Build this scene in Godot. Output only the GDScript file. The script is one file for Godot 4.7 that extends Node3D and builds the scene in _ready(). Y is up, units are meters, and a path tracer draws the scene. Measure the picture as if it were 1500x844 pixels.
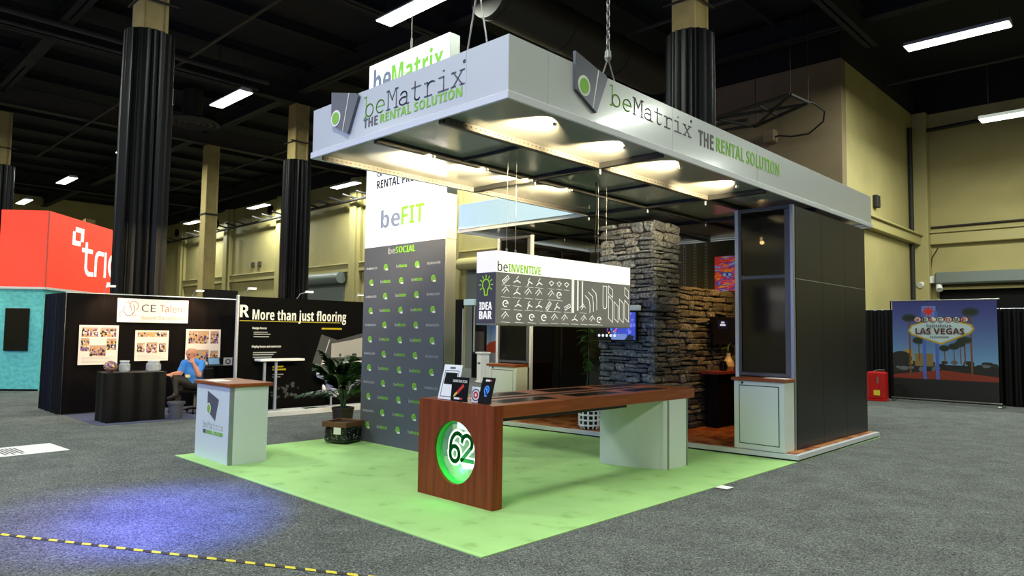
extends Node3D
# A trade-show hall with a rental-system exhibition stand. x runs along the stand's right side into the depth, -z along its left side; metres.

var M := {}
var taken := {}
var fonts := {}
var rng := RandomNumberGenerator.new()
const HX1 := 19.5     # hall wall beside the stand
const HX2 := 27.9     # hall wall in the recess behind the banner
const HZJ := -3.95    # where the wall jogs back
const HTOP := 12.2

func _ready():
	rng.seed = 7
	camera_and_light()
	materials()
	hall()
	hall_lights()
	columns()
	roof_steel()
	green_carpet()
	canopy()
	tower()
	deck_and_room()
	stone_feature()
	idea_table()
	hanging_sign()
	reception_counter()
	planter_and_palm()
	talent_booth()
	flooring_booth()
	red_booth()
	far_middle()
	vegas_corner()
	floor_bits()

# ------------------------------------------------------------------ camera, environment, exposure
func camera_and_light():
	var cam := Camera3D.new()
	cam.name = "camera"
	cam.position = Vector3(-3.7741, 1.7, 3.9298)
	cam.rotation_order = EULER_ORDER_YXZ
	cam.rotation = Vector3(0.0641, -0.803, 0.0136)
	cam.fov = rad_to_deg(2.0 * atan(422.0 / 1033.2254))
	cam.near = 0.05
	cam.far = 200.0
	add_child(cam)
	cam.current = true
	var we := WorldEnvironment.new()
	we.name = "world_environment"
	var e := Environment.new()
	e.background_mode = Environment.BG_COLOR
	e.background_color = Color(0, 0, 0)
	e.tonemap_mode = Environment.TONE_MAPPER_LINEAR
	e.tonemap_exposure = 1.0
	e.sdfgi_enabled = true
	e.ssao_enabled = true
	e.ssil_enabled = true
	we.environment = e
	add_child(we)

func area(at: Vector3, towards: Vector3, size: Vector2, energy: float, color := Color.WHITE):
	var l := AreaLight3D.new()
	l.name = "area_light"
	l.area_size = size
	l.area_normalize_energy = true
	l.light_energy = energy
	l.light_color = color
	l.shadow_enabled = true
	l.area_range = 120.0
	l.area_attenuation = 2.0
	add_child(l, true)
	var up := Vector3.UP if absf(towards.normalized().y) < 0.9 else Vector3.BACK
	l.look_at_from_position(at, at + towards, up)
	return l

func omni(at: Vector3, energy: float, color: Color, size := 0.03):
	var l := OmniLight3D.new()
	l.name = "omni_light"
	l.position = at
	l.light_energy = energy
	l.light_color = color
	l.light_size = size
	l.omni_range = 60.0
	l.omni_attenuation = 2.0
	l.shadow_enabled = true
	add_child(l, true)
	return l

func spot(at: Vector3, aim: Vector3, angle: float, energy: float, color: Color, size := 0.04, soft := 0.6):
	var l := SpotLight3D.new()
	l.name = "spot_light"
	l.light_energy = energy
	l.light_color = color
	l.light_size = size
	l.spot_angle = angle
	l.spot_angle_attenuation = soft
	l.spot_range = 60.0
	l.spot_attenuation = 2.0
	l.shadow_enabled = true
	add_child(l, true)
	var up := Vector3.UP if absf((aim - at).normalized().y) < 0.95 else Vector3.BACK
	l.look_at_from_position(at, aim, up)
	return l

# ------------------------------------------------------------------ materials
func mat(c: Color, rough := 0.6, metal := 0.0) -> StandardMaterial3D:
	var m := StandardMaterial3D.new()
	m.albedo_color = c
	m.roughness = rough
	m.metallic = metal
	return m

func glow(c: Color, e: float, base := Color(0.8, 0.8, 0.8)) -> StandardMaterial3D:
	var m := mat(base, 0.5)
	m.emission_enabled = true
	m.emission = c
	m.emission_energy_multiplier = e
	return m

func tex(img: Image) -> ImageTexture:
	img.generate_mipmaps()
	return ImageTexture.create_from_image(img)

func tri(m: StandardMaterial3D, t: Texture2D, scale: Vector3, world := true) -> StandardMaterial3D:
	m.albedo_texture = t
	m.uv1_triplanar = true
	m.uv1_world_triplanar = world
	m.uv1_scale = scale
	m.uv1_triplanar_sharpness = 8.0
	return m

func noise_tex(freq: float, ramp: Array, size := 512, oct := 4, sd := 1) -> NoiseTexture2D:
	var n := FastNoiseLite.new()
	n.seed = sd
	n.noise_type = FastNoiseLite.TYPE_SIMPLEX_SMOOTH
	n.frequency = freq
	n.fractal_octaves = oct
	var g := Gradient.new()
	var offs := PackedFloat32Array()
	var cols := PackedColorArray()
	for k in ramp.size():
		offs.append(ramp[k][0])
		cols.append(ramp[k][1])
	g.offsets = offs
	g.colors = cols
	var t := NoiseTexture2D.new()
	t.width = size
	t.height = size
	t.seamless = true
	t.noise = n
	t.color_ramp = g
	return t

func speckle_image(size: int, base: Color, spread: float, sd: int, blotch := 0.0) -> Image:
	var r := RandomNumberGenerator.new()
	r.seed = sd
	var n := FastNoiseLite.new()
	n.seed = sd
	n.frequency = 0.012
	n.fractal_octaves = 3
	var img := Image.create(size, size, false, Image.FORMAT_RGB8)
	for y in size:
		for x in size:
			var k := 1.0 + spread * (r.randf() + r.randf() - 1.0) + blotch * n.get_noise_2d(x, y)
			img.set_pixel(x, y, Color(base.r * k, base.g * k, base.b * k))
	return img

func wood_image(along_x: bool, base: Color, dark: Color, sd: int) -> Image:
	var n := FastNoiseLite.new()
	n.seed = sd
	n.frequency = 0.012
	n.fractal_octaves = 4
	var w := 512
	var img := Image.create(w, w, false, Image.FORMAT_RGB8)
	for y in w:
		for x in w:
			var u: float = (y if along_x else x)
			var v: float = (x if along_x else y)
			var k := 0.5 + 0.5 * n.get_noise_2d(u * 2.2, v * 0.12) + 0.22 * n.get_noise_2d(u * 12.0 + 900.0, v * 0.5)
			img.set_pixel(x, y, base.lerp(dark, clampf(k, 0.0, 1.0)))
	return img

func materials():
	M.hall_carpet = tri(mat(Color.WHITE, 0.95), tex(speckle_image(1024, Color(0.325, 0.34, 0.328), 0.85, 3, 0.16)), Vector3.ONE / 8.0)
	var gt := noise_tex(0.006, [[0.0, Color(0.54, 0.70, 0.41)], [0.28, Color(0.62, 0.795, 0.49)], [0.6, Color(0.635, 0.81, 0.505)], [1.0, Color(0.65, 0.825, 0.52)]], 1024, 5, 5)
	M.green_carpet = tri(mat(Color.WHITE, 0.95), gt, Vector3.ONE / 3.1)
	M.fascia = mat(Color(0.77, 0.785, 0.79), 0.22)
	M.fascia_added_glow = glow(Color(0.76, 0.92, 0.98), 0.62, Color(0.8, 0.82, 0.83))  # glow added to lift the brightness of the rear fascia
	M.fascia.clearcoat_enabled = true
	M.fascia.clearcoat = 0.5
	M.fascia.clearcoat_roughness = 0.08
	M.lip = mat(Color(0.80, 0.81, 0.83), 0.4)
	M.soffit = mat(Color(0.60, 0.61, 0.595), 0.16, 0.15)
	M.rail = mat(Color(0.27, 0.265, 0.25), 0.6)
	M.frame_dark = mat(Color(0.13, 0.135, 0.13), 0.55, 0.3)
	M.frame_alu = mat(Color(0.60, 0.62, 0.60), 0.4, 0.7)
	M.hole = mat(Color(0.05, 0.05, 0.05), 0.8)
	M.alu = mat(Color(0.74, 0.76, 0.77), 0.35, 0.6)
	M.ink = mat(Color(0.29, 0.29, 0.31), 0.5)
	M.ink_green = mat(Color(0.47, 0.71, 0.16), 0.5)
	M.white = mat(Color(0.88, 0.88, 0.86), 0.45)
	M.logo_grey = mat(Color(0.36, 0.37, 0.42), 0.3, 0.3)
	M.cabinet = mat(Color(0.82, 0.855, 0.835), 0.42)
	M.cabinet_gap = mat(Color(0.22, 0.25, 0.24), 0.7)
	M.charcoal = mat(Color(0.31, 0.32, 0.35), 0.6)
	M.black = mat(Color(0.06, 0.06, 0.065), 0.6)
	M.black_gloss = mat(Color(0.035, 0.036, 0.04), 0.22)
	M.wall_black = mat(Color(0.085, 0.082, 0.086), 0.36)
	M.wall_black.metallic_specular = 0.4
	M.grey_panel = mat(Color(0.34, 0.34, 0.335), 0.6)
	M.drape = mat(Color(0.02, 0.021, 0.026), 0.48)
	M.drape_brown = mat(Color(0.06, 0.05, 0.045), 0.85)
	for k in ["drape", "drape_brown", "black"]:
		M[k].metallic_specular = 0.34 if k == "drape" else 0.2
	M.wood_v = tri(mat(Color.WHITE, 0.38), tex(wood_image(false, Color(0.56, 0.265, 0.125), Color(0.38, 0.155, 0.062), 11)), Vector3.ONE / 1.1)
	M.wood_h = tri(mat(Color.WHITE, 0.38), tex(wood_image(true, Color(0.60, 0.315, 0.13), Color(0.44, 0.205, 0.075), 12)), Vector3.ONE / 1.1)
	M.wood_v.metallic_specular = 0.35
	M.wood_h.metallic_specular = 0.4
	var st := noise_tex(0.03, [[0.0, Color(0.22, 0.235, 0.245)], [0.5, Color(0.43, 0.45, 0.465)], [1.0, Color(0.63, 0.645, 0.655)]], 256, 5, 21)
	var sn := noise_tex(0.05, [[0.0, Color.BLACK], [1.0, Color.WHITE]], 256, 5, 22)
	sn.as_normal_map = true
	sn.bump_strength = 6.0
	for k in 3:
		var m := tri(mat([Color(0.9, 0.92, 0.95), Color(1.0, 0.99, 0.97), Color(0.78, 0.79, 0.81)][k], 0.8), st, Vector3.ONE * (1.6 + 0.3 * k))
		m.normal_enabled = true
		m.normal_texture = sn
		M["stone%d" % k] = m
	M.mortar = mat(Color(0.10, 0.10, 0.10), 0.95)
	var dt := noise_tex(0.012, [[0.0, Color(0.42, 0.20, 0.11)], [0.4, Color(0.62, 0.31, 0.15)], [0.52, Color(0.70, 0.45, 0.24)], [1.0, Color(0.78, 0.54, 0.30)]], 512, 3, 31)
	M.deck = tri(mat(Color.WHITE, 0.4), dt, Vector3(0.45, 0.45, 0.7))
	M.smoked = mat(Color(0.05, 0.046, 0.045, 0.86), 0.12)
	M.smoked.transparency = BaseMaterial3D.TRANSPARENCY_ALPHA
	M.acrylic = mat(Color(0.75, 1.0, 0.8, 0.16), 0.05)
	M.acrylic.transparency = BaseMaterial3D.TRANSPARENCY_ALPHA
	M.clear = mat(Color(0.92, 0.95, 0.95, 0.32), 0.06)
	M.clear.transparency = BaseMaterial3D.TRANSPARENCY_ALPHA
	var wt := noise_tex(0.005, [[0.0, Color(0.575, 0.535, 0.345)], [0.45, Color(0.62, 0.575, 0.375)], [1.0, Color(0.65, 0.605, 0.40)]], 512, 4, 41)
	M.hall_wall = tri(mat(Color.WHITE, 0.75), wt, Vector3.ONE / 9.0)
	M.hall_steel = mat(Color(0.63, 0.585, 0.38), 0.6)
	M.hall_tan = tri(mat(Color(0.74, 0.70, 0.80), 0.8), wt, Vector3.ONE / 6.0)
	M.column_steel = tri(mat(Color(0.95, 0.9, 0.85), 0.7), wt, Vector3.ONE / 1.3)
	M.roof = mat(Color(0.035, 0.034, 0.033), 0.95)
	M.roof_steel = mat(Color(0.07, 0.066, 0.062), 0.9)
	M.roof_tan = mat(Color(0.21, 0.185, 0.155), 0.85)
	M.duct = mat(Color(0.15, 0.13, 0.105), 0.6, 0.1)
	M.door_grey = mat(Color(0.40, 0.43, 0.41), 0.55)
	M.pipe_dark = mat(Color(0.10, 0.09, 0.08), 0.7)
	M.tube_glow = glow(Color(0.97, 1.0, 0.93), 6.0)
	M.lamp_body = mat(Color(0.75, 0.76, 0.74), 0.5)
	M.bulb = glow(Color(1.0, 0.92, 0.74), 9.0)
	M.box_white = glow(Color(1.0, 1.0, 1.0), 0.92, Color(0.85, 0.85, 0.85))
	M.box_green = glow(Color(0.50, 0.86, 0.20), 0.62, Color(0.40, 0.62, 0.16))
	M.box_grey = glow(Color(0.42, 0.48, 0.58), 0.45, Color(0.42, 0.46, 0.54))
	M.box_black = mat(Color(0.10, 0.10, 0.11), 0.6)
	M.sign_white = glow(Color(1.0, 0.99, 0.93), 0.95, Color(0.85, 0.85, 0.82))
	M.sign_lavender = glow(Color(0.93, 0.90, 1.0), 0.85, Color(0.8, 0.8, 0.85))
	M.sign_grey = glow(Color(0.47, 0.455, 0.42), 0.55, Color(0.40, 0.40, 0.385))
	M.sign_dark = glow(Color(0.25, 0.235, 0.28), 0.3, Color(0.25, 0.245, 0.27))
	M.sign_line = glow(Color(1.0, 0.99, 0.93), 0.7)
	M.sign_lime = glow(Color(0.62, 0.86, 0.18), 0.62, Color(0.45, 0.6, 0.15))
	M.led_green = glow(Color(0.12, 0.62, 0.18), 0.12, Color(0.22, 0.62, 0.28))
	M.red_box = glow(Color(1.0, 0.16, 0.09), 0.72, Color(0.9, 0.3, 0.2))
	M.red_word = glow(Color(1.0, 0.97, 0.93), 0.9)
	var tt := noise_tex(0.05, [[0.0, Color(0.36, 0.74, 0.73)], [0.5, Color(0.43, 0.83, 0.82)], [1.0, Color(0.50, 0.89, 0.88)]], 256, 2, 51)
	M.teal = tri(mat(Color.WHITE, 0.7), tt, Vector3.ONE / 1.6)
	M.red_case = mat(Color(0.72, 0.07, 0.06), 0.4)
	M.yellow = mat(Color(0.86, 0.80, 0.16), 0.6)
	M.tape_black = mat(Color(0.10, 0.085, 0.09), 0.6)
	M.paper = mat(Color(0.90, 0.90, 0.88), 0.7)
	M.wire = mat(Color(0.55, 0.55, 0.53), 0.4, 0.7)
	M.leaf = mat(Color(0.13, 0.26, 0.09), 0.45)
	M.leaf.backlight_enabled = true
	M.leaf.backlight = Color(0.12, 0.2, 0.06)
	M.leaf_light = mat(Color(0.36, 0.52, 0.18), 0.5)
	M.pot = mat(Color(0.15, 0.085, 0.055), 0.5)
	M.shelf_red = mat(Color(0.55, 0.22, 0.11), 0.35)
	M.blue_card = glow(Color(0.25, 0.62, 1.0), 0.35, Color(0.25, 0.55, 0.9))
	M.red_ink = mat(Color(0.78, 0.13, 0.12), 0.5)
	M.gold_ink = mat(Color(0.85, 0.72, 0.32), 0.5)
	M.pink_ink = mat(Color(0.80, 0.44, 0.36), 0.6)
	M.bin = mat(Color(0.30, 0.31, 0.34), 0.45)
	M.white_plastic = mat(Color(0.90, 0.90, 0.90), 0.3)

# ------------------------------------------------------------------ mesh helpers
func V(x: float, y: float, z: float) -> Vector3:
	return Vector3(x, y, z)

func S() -> SurfaceTool:
	var st := SurfaceTool.new()
	st.begin(Mesh.PRIMITIVE_TRIANGLES)
	return st

func face(st: SurfaceTool, pts: Array, out: Vector3, uvs := []):
	var n: Vector3 = (pts[1] - pts[0]).cross(pts[2] - pts[0])
	var p := pts.duplicate()
	var uv := uvs.duplicate()
	if n.dot(out) < 0.0:
		p.reverse()
		uv.reverse()
		n = -n
	n = n.normalized()
	for k in range(1, p.size() - 1):
		for i in [0, k + 1, k]:
			st.set_normal(n)
			if uv.size() > 0:
				st.set_uv(uv[i])
			st.add_vertex(p[i])

func bx(st: SurfaceTool, a: Vector3, b: Vector3, xf := Transform3D.IDENTITY):
	var lo := a.min(b)
	var hi := a.max(b)
	var c := (lo + hi) / 2.0
	for ax in 3:
		for s in [-1, 1]:
			var q := []
			for k in [[-1, -1], [1, -1], [1, 1], [-1, 1]]:
				var p := Vector3.ZERO
				p[ax] = hi[ax] if s > 0 else lo[ax]
				var u := (ax + 1) % 3
				var w := (ax + 2) % 3
				p[u] = hi[u] if k[0] > 0 else lo[u]
				p[w] = hi[w] if k[1] > 0 else lo[w]
				q.append(xf * p)
			var o := Vector3.ZERO
			o[ax] = s
			face(st, q, xf.basis * o)

func cbox(st: SurfaceTool, a: Vector3, b: Vector3, bev: float, xf := Transform3D.IDENTITY, jit := 0.0, r: RandomNumberGenerator = null):
	var lo := a.min(b)
	var hi := a.max(b)
	var c := (lo + hi) / 2.0
	var h := (hi - lo) / 2.0
	var e := Vector3(minf(bev, h.x * 0.45), minf(bev, h.y * 0.45), minf(bev, h.z * 0.45))
	var pt := {}
	for sx in [-1, 1]:
		for sy in [-1, 1]:
			for sz in [-1, 1]:
				var s := Vector3(sx, sy, sz)
				var j := Vector3.ZERO
				if r:
					j = Vector3(r.randf_range(-jit, jit), r.randf_range(-jit, jit), r.randf_range(-jit, jit))
				for ax in 3:
					var p := c + s * (h - e)
					p[ax] = c[ax] + s[ax] * h[ax]
					pt[[s, ax]] = xf * (p + j)
	var sg := [-1, 1]
	for ax in 3:
		var u := (ax + 1) % 3
		var w := (ax + 2) % 3
		for s in sg:
			var q := []
			for k in [[-1, -1], [1, -1], [1, 1], [-1, 1]]:
				var v := Vector3.ZERO
				v[ax] = s
				v[u] = k[0]
				v[w] = k[1]
				q.append(pt[[v, ax]])
			var o := Vector3.ZERO
			o[ax] = s
			face(st, q, xf.basis * o)
		for s in sg:
			for t in sg:
				var v0 := Vector3.ZERO
				v0[ax] = -1
				v0[u] = s
				v0[w] = t
				var v1 := v0
				v1[ax] = 1
				var o2 := Vector3.ZERO
				o2[u] = s
				o2[w] = t
				face(st, [pt[[v0, u]], pt[[v1, u]], pt[[v1, w]], pt[[v0, w]]], xf.basis * o2)
	for sx in sg:
		for sy in sg:
			for sz in sg:
				var s3 := Vector3(sx, sy, sz)
				face(st, [pt[[s3, 0]], pt[[s3, 1]], pt[[s3, 2]]], xf.basis * s3)

func ring(c: Vector3, ax: Vector3, r: float, n: int, ref := Vector3.ZERO) -> Array:
	var d := ax.normalized()
	var u := ref
	if u == Vector3.ZERO:
		u = d.cross(Vector3.UP if absf(d.y) < 0.9 else Vector3.RIGHT).normalized()
	var w := d.cross(u).normalized()
	var q := []
	for k in n:
		var t := TAU * k / n
		q.append(c + (u * cos(t) + w * sin(t)) * r)
	return q

func skin(st: SurfaceTool, ra: Array, rb: Array, ca: Vector3, cb: Vector3):
	var n := ra.size()
	for k in n:
		var j := (k + 1) % n
		var q := [ra[k], ra[j], rb[j], rb[k]]
		var nr := [(ra[k] - ca), (ra[j] - ca), (rb[j] - cb), (rb[k] - cb)]
		var fn: Vector3 = (q[2] - q[0]).cross(q[3] - q[1])
		var mid: Vector3 = nr[0] + nr[1] + nr[2] + nr[3]
		var order := [0, 2, 1, 0, 3, 2]
		if fn.dot(mid) < 0.0:
			order = [0, 1, 2, 0, 2, 3]
		for i in order:
			st.set_normal(nr[i].normalized() if nr[i].length() > 1e-6 else mid.normalized())
			st.add_vertex(q[i])

func tube(st: SurfaceTool, a: Vector3, b: Vector3, r0: float, r1 := -1.0, n := 12, caps := true):
	if r1 < 0.0:
		r1 = r0
	var ra := ring(a, b - a, r0, n)
	var rb := ring(b, b - a, r1, n)
	skin(st, ra, rb, a, b)
	if caps:
		face(st, ra, a - b)
		face(st, rb, b - a)

func sweep(st: SurfaceTool, pts: Array, r: float, n := 6, r_end := -1.0):
	if r_end < 0.0:
		r_end = r
	var prev := []
	var pc := Vector3.ZERO
	var ref := Vector3.ZERO
	for k in pts.size():
		var d: Vector3 = (pts[mini(k + 1, pts.size() - 1)] - pts[maxi(k - 1, 0)]).normalized()
		if ref == Vector3.ZERO:
			ref = d.cross(Vector3.UP if absf(d.y) < 0.9 else Vector3.RIGHT).normalized()
		else:
			ref = (ref - d * ref.dot(d)).normalized()
		var rr := lerpf(r, r_end, float(k) / maxf(1.0, pts.size() - 1))
		var cur := ring(pts[k], d, rr, n, ref)
		if k > 0:
			skin(st, prev, cur, pc, pts[k])
		prev = cur
		pc = pts[k]

func lathe(st: SurfaceTool, prof: Array, n := 20, xf := Transform3D.IDENTITY):
	for k in range(prof.size() - 1):
		var p: Vector2 = prof[k]
		var q: Vector2 = prof[k + 1]
		var d := q - p
		var nn := Vector2(d.y, -d.x).normalized()
		for i in n:
			var t0 := TAU * i / n
			var t1 := TAU * (i + 1) / n
			var pts := [V(p.x * cos(t0), p.y, p.x * sin(t0)), V(p.x * cos(t1), p.y, p.x * sin(t1)), V(q.x * cos(t1), q.y, q.x * sin(t1)), V(q.x * cos(t0), q.y, q.x * sin(t0))]
			var ns := [V(nn.x * cos(t0), nn.y, nn.x * sin(t0)), V(nn.x * cos(t1), nn.y, nn.x * sin(t1)), V(nn.x * cos(t1), nn.y, nn.x * sin(t1)), V(nn.x * cos(t0), nn.y, nn.x * sin(t0))]
			for j in [0, 2, 1, 0, 3, 2] if ((pts[2] - pts[0]).cross(pts[3] - pts[1])).dot(ns[0] + ns[1]) >= 0.0 else [0, 1, 2, 0, 2, 3]:
				st.set_normal((xf.basis * ns[j]).normalized())
				st.add_vertex(xf * pts[j])

# extrude a 2-D outline lying in the local xy plane from z0 to z1
func prism(st: SurfaceTool, poly: Array, z0: float, z1: float, xf := Transform3D.IDENTITY, rounded := false):
	var pp := PackedVector2Array(poly)
	if Geometry2D.is_polygon_clockwise(pp):
		pp.reverse()
	var idx := Geometry2D.triangulate_polygon(pp)
	for k in range(0, idx.size(), 3):
		for zz in [z0, z1]:
			var q := []
			for i in 3:
				var p: Vector2 = pp[idx[k + i]]
				q.append(xf * V(p.x, p.y, zz))
			face(st, q, xf.basis * V(0, 0, 1.0 if zz == maxf(z0, z1) else -1.0))
	for k in pp.size():
		var a: Vector2 = pp[k]
		var b: Vector2 = pp[(k + 1) % pp.size()]
		var o := Vector2((b - a).y, -(b - a).x)
		face(st, [xf * V(a.x, a.y, z0), xf * V(b.x, b.y, z0), xf * V(b.x, b.y, z1), xf * V(a.x, a.y, z1)], xf.basis * V(o.x, o.y, 0))

# a frame for flat work: origin, reading direction, up; local z points out of the surface
func plane(o: Vector3, right: Vector3, up := Vector3.UP) -> Transform3D:
	return Transform3D(Basis(right, up, right.cross(up)), o)

func obj(called: String, st: SurfaceTool, m: Material, parent: Node = self) -> MeshInstance3D:
	var o := MeshInstance3D.new()
	o.name = numbered(called) if parent == self else called
	o.mesh = st.commit()
	o.material_override = m
	o.cast_shadow = GeometryInstance3D.SHADOW_CASTING_SETTING_ON
	parent.add_child(o, true)
	return o

func inst(called: String, mesh: Mesh, m: Material, parent: Node, xf: Transform3D) -> MeshInstance3D:
	var o := MeshInstance3D.new()
	o.name = numbered(called) if parent == self else called
	o.mesh = mesh
	o.material_override = m
	o.transform = xf
	parent.add_child(o, true)
	return o

func box(called: String, a: Vector3, b: Vector3, m: Material, parent: Node = self, bev := 0.0) -> MeshInstance3D:
	var st := S()
	if bev > 0.0:
		cbox(st, a, b, bev)
	else:
		bx(st, a, b)
	return obj(called, st, m, parent)

func numbered(called: String) -> String:
	var k: int = taken.get(called, 0)
	taken[called] = k + 1
	return called if k == 0 else "%s_%03d" % [called, k]

func tag(o: Node, label: String, category: String, group := ""):
	o.set_meta("label", label)
	o.set_meta("category", category)
	if group:
		o.set_meta("group", group)
	return o

func thing(called: String, label: String, category: String, at := Vector3.ZERO, turn := 0.0, group := "") -> Node3D:
	var o := Node3D.new()
	o.name = numbered(called)
	add_child(o)
	o.position = at
	o.rotation.y = turn
	tag(o, label, category, group)
	return o

func struct(o: Node, label := ""):
	o.set_meta("kind", "structure")
	if label:
		o.set_meta("label", label)
	return o

func font(kind: String) -> Font:
	if not fonts.has(kind):
		var f := SystemFont.new()
		f.font_names = PackedStringArray(["Droid Sans Mono" if kind == "mono" else ("Droid Serif" if kind.begins_with("serif") else "Droid Sans")])
		f.font_weight = 700 if kind.ends_with("bold") else 400
		fonts[kind] = f
	return fonts[kind]

func word_mesh(s: String, kind: String, depth := 0.004) -> TextMesh:
	var t := TextMesh.new()
	t.text = s
	t.font = font(kind)
	t.font_size = 64
	t.pixel_size = 0.01
	t.depth = depth
	t.curve_step = 1.5
	t.horizontal_alignment = HORIZONTAL_ALIGNMENT_LEFT
	return t

# lettering whose ink fills w x h, its lower left corner at o
func word(parent: Node, called: String, s: String, kind: String, o: Vector3, right: Vector3, w: float, h: float, m: Material, mesh: TextMesh = null, up := Vector3.UP) -> MeshInstance3D:
	var t := mesh if mesh else word_mesh(s, kind)
	var bb := t.get_aabb()
	var kx := w / bb.size.x
	var ky := h / bb.size.y
	var n := right.cross(up)
	var b := Basis(right * kx, up * ky, n)
	return inst(called, t, m, parent, Transform3D(b, o - b * V(bb.position.x, bb.position.y, bb.position.z)))

# strokes of a given thickness, lying in the frame xf, lifted d off the surface
func stroke(st: SurfaceTool, pts: Array, t: float, xf: Transform3D, d := 0.004):
	for k in range(pts.size() - 1):
		var a: Vector2 = pts[k]
		var b: Vector2 = pts[k + 1]
		if a.distance_to(b) < 1e-5:
			continue
		var u := (b - a).normalized() * t / 2.0
		var w := Vector2(-u.y, u.x)
		var q := [a - u - w, b + u - w, b + u + w, a - u + w]
		var top := []
		for p in q:
			top.append(xf * V(p.x, p.y, d))
		face(st, top, xf.basis.z)
		for i in 4:
			var p0: Vector2 = q[i]
			var p1: Vector2 = q[(i + 1) % 4]
			var o := Vector2((p1 - p0).y, -(p1 - p0).x)
			face(st, [xf * V(p0.x, p0.y, 0), xf * V(p1.x, p1.y, 0), xf * V(p1.x, p1.y, d), xf * V(p0.x, p0.y, d)], xf.basis * V(o.x, o.y, 0))

func arc(c: Vector2, rx: float, ry: float, a0: float, a1: float, n := 12) -> Array:
	var q := []
	for k in n + 1:
		var t := deg_to_rad(lerpf(a0, a1, float(k) / n))
		q.append(c + Vector2(rx * cos(t), ry * sin(t)))
	return q

# typewriter letters as polylines in a cell 0.6 wide, x-height 0.6, ascender 1
func type_letter(ch: String) -> Array:
	match ch:
		"b": return [[Vector2(0.0, 1.0), Vector2(0.1, 1.0), Vector2(0.1, 0.0)], [Vector2(0.0, 0.0), Vector2(0.1, 0.0)], arc(Vector2(0.31, 0.31), 0.21, 0.3, 180, -180, 20)]
		"e": return [[Vector2(0.07, 0.33), Vector2(0.51, 0.33)], arc(Vector2(0.29, 0.31), 0.22, 0.3, 5, 310, 20)]
		"M": return [[Vector2(0.0, 0.0), Vector2(0.18, 0.0)], [Vector2(0.42, 0.0), Vector2(0.6, 0.0)], [Vector2(0.08, 0.0), Vector2(0.08, 0.88)], [Vector2(0.0, 0.88), Vector2(0.12, 0.88), Vector2(0.3, 0.42), Vector2(0.48, 0.88), Vector2(0.6, 0.88)], [Vector2(0.52, 0.88), Vector2(0.52, 0.0)]]
		"a": return [[Vector2(0.1, 0.5)] + arc(Vector2(0.27, 0.42), 0.16, 0.18, 140, 0, 8) + [Vector2(0.43, 0.0), Vector2(0.54, 0.0)], arc(Vector2(0.25, 0.17), 0.2, 0.17, 60, 320, 14), [Vector2(0.43, 0.34), Vector2(0.3, 0.33)]]
		"t": return [[Vector2(0.2, 0.85), Vector2(0.2, 0.15)] + arc(Vector2(0.33, 0.15), 0.13, 0.15, 180, 330, 8), [Vector2(0.04, 0.6), Vector2(0.48, 0.6)]]
		"r": return [[Vector2(0.04, 0.6), Vector2(0.18, 0.6), Vector2(0.18, 0.0)], [Vector2(0.04, 0.0), Vector2(0.38, 0.0)], arc(Vector2(0.38, 0.4), 0.2, 0.2, 175, 50, 8)]
		"i": return [[Vector2(0.08, 0.6), Vector2(0.3, 0.6), Vector2(0.3, 0.0)], [Vector2(0.06, 0.0), Vector2(0.52, 0.0)], [Vector2(0.28, 0.86), Vector2(0.32, 0.86)]]
		"x": return [[Vector2(0.1, 0.6), Vector2(0.5, 0.0)], [Vector2(0.5, 0.6), Vector2(0.1, 0.0)], [Vector2(0.02, 0.6), Vector2(0.2, 0.6)], [Vector2(0.4, 0.6), Vector2(0.58, 0.6)], [Vector2(0.02, 0.0), Vector2(0.2, 0.0)], [Vector2(0.4, 0.0), Vector2(0.58, 0.0)]]
	return []

func type_word(parent: Node, s: String, xf: Transform3D, x0: float, step: float, h: float, t: float, d: float, m: Material):
	for k in s.length():
		var st := S()
		typewriter(st, s[k], xf, x0 + step * k, step, h, t, d)
		obj("letter", st, m, parent)

func typewriter(st: SurfaceTool, s: String, xf: Transform3D, x0: float, step: float, h: float, t: float, d := 0.004):
	for k in s.length():
		for line in type_letter(s[k]):
			var q := []
			for p in line:
				q.append(Vector2(x0 + step * k + p.x * step / 0.64, p.y * h))
			stroke(st, q, t, xf, d)

# ------------------------------------------------------------------ drawing flat prints
func ipoly(img: Image, pts: Array, c: Color):
	var y0 := 1e9
	var y1 := -1e9
	for p in pts:
		y0 = minf(y0, p.y)
		y1 = maxf(y1, p.y)
	for y in range(maxi(0, int(floor(y0))), mini(img.get_height() - 1, int(ceil(y1))) + 1):
		var xs := []
		for k in pts.size():
			var a: Vector2 = pts[k]
			var b: Vector2 = pts[(k + 1) % pts.size()]
			var yy := y + 0.5
			if (a.y <= yy and b.y > yy) or (b.y <= yy and a.y > yy):
				xs.append(a.x + (yy - a.y) / (b.y - a.y) * (b.x - a.x))
		xs.sort()
		for k in range(0, xs.size() - 1, 2):
			var xa := int(round(xs[k]))
			var xb := int(round(xs[k + 1]))
			if xb > xa:
				img.fill_rect(Rect2i(xa, y, xb - xa, 1), c)

func iell(img: Image, x: float, y: float, rx: float, ry: float, c: Color):
	var q := []
	for k in 24:
		q.append(Vector2(x + rx * cos(TAU * k / 24), y + ry * sin(TAU * k / 24)))
	ipoly(img, q, c)

func iline(img: Image, a: Vector2, b: Vector2, w: float, c: Color):
	var u := (b - a).normalized() * w / 2.0
	var v := Vector2(-u.y, u.x)
	ipoly(img, [a - u - v, b + u - v, b + u + v, a - u + v], c)

func irect(img: Image, x: float, y: float, w: float, h: float, c: Color):
	img.fill_rect(Rect2i(int(x), int(y), int(w), int(h)), c)

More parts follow.
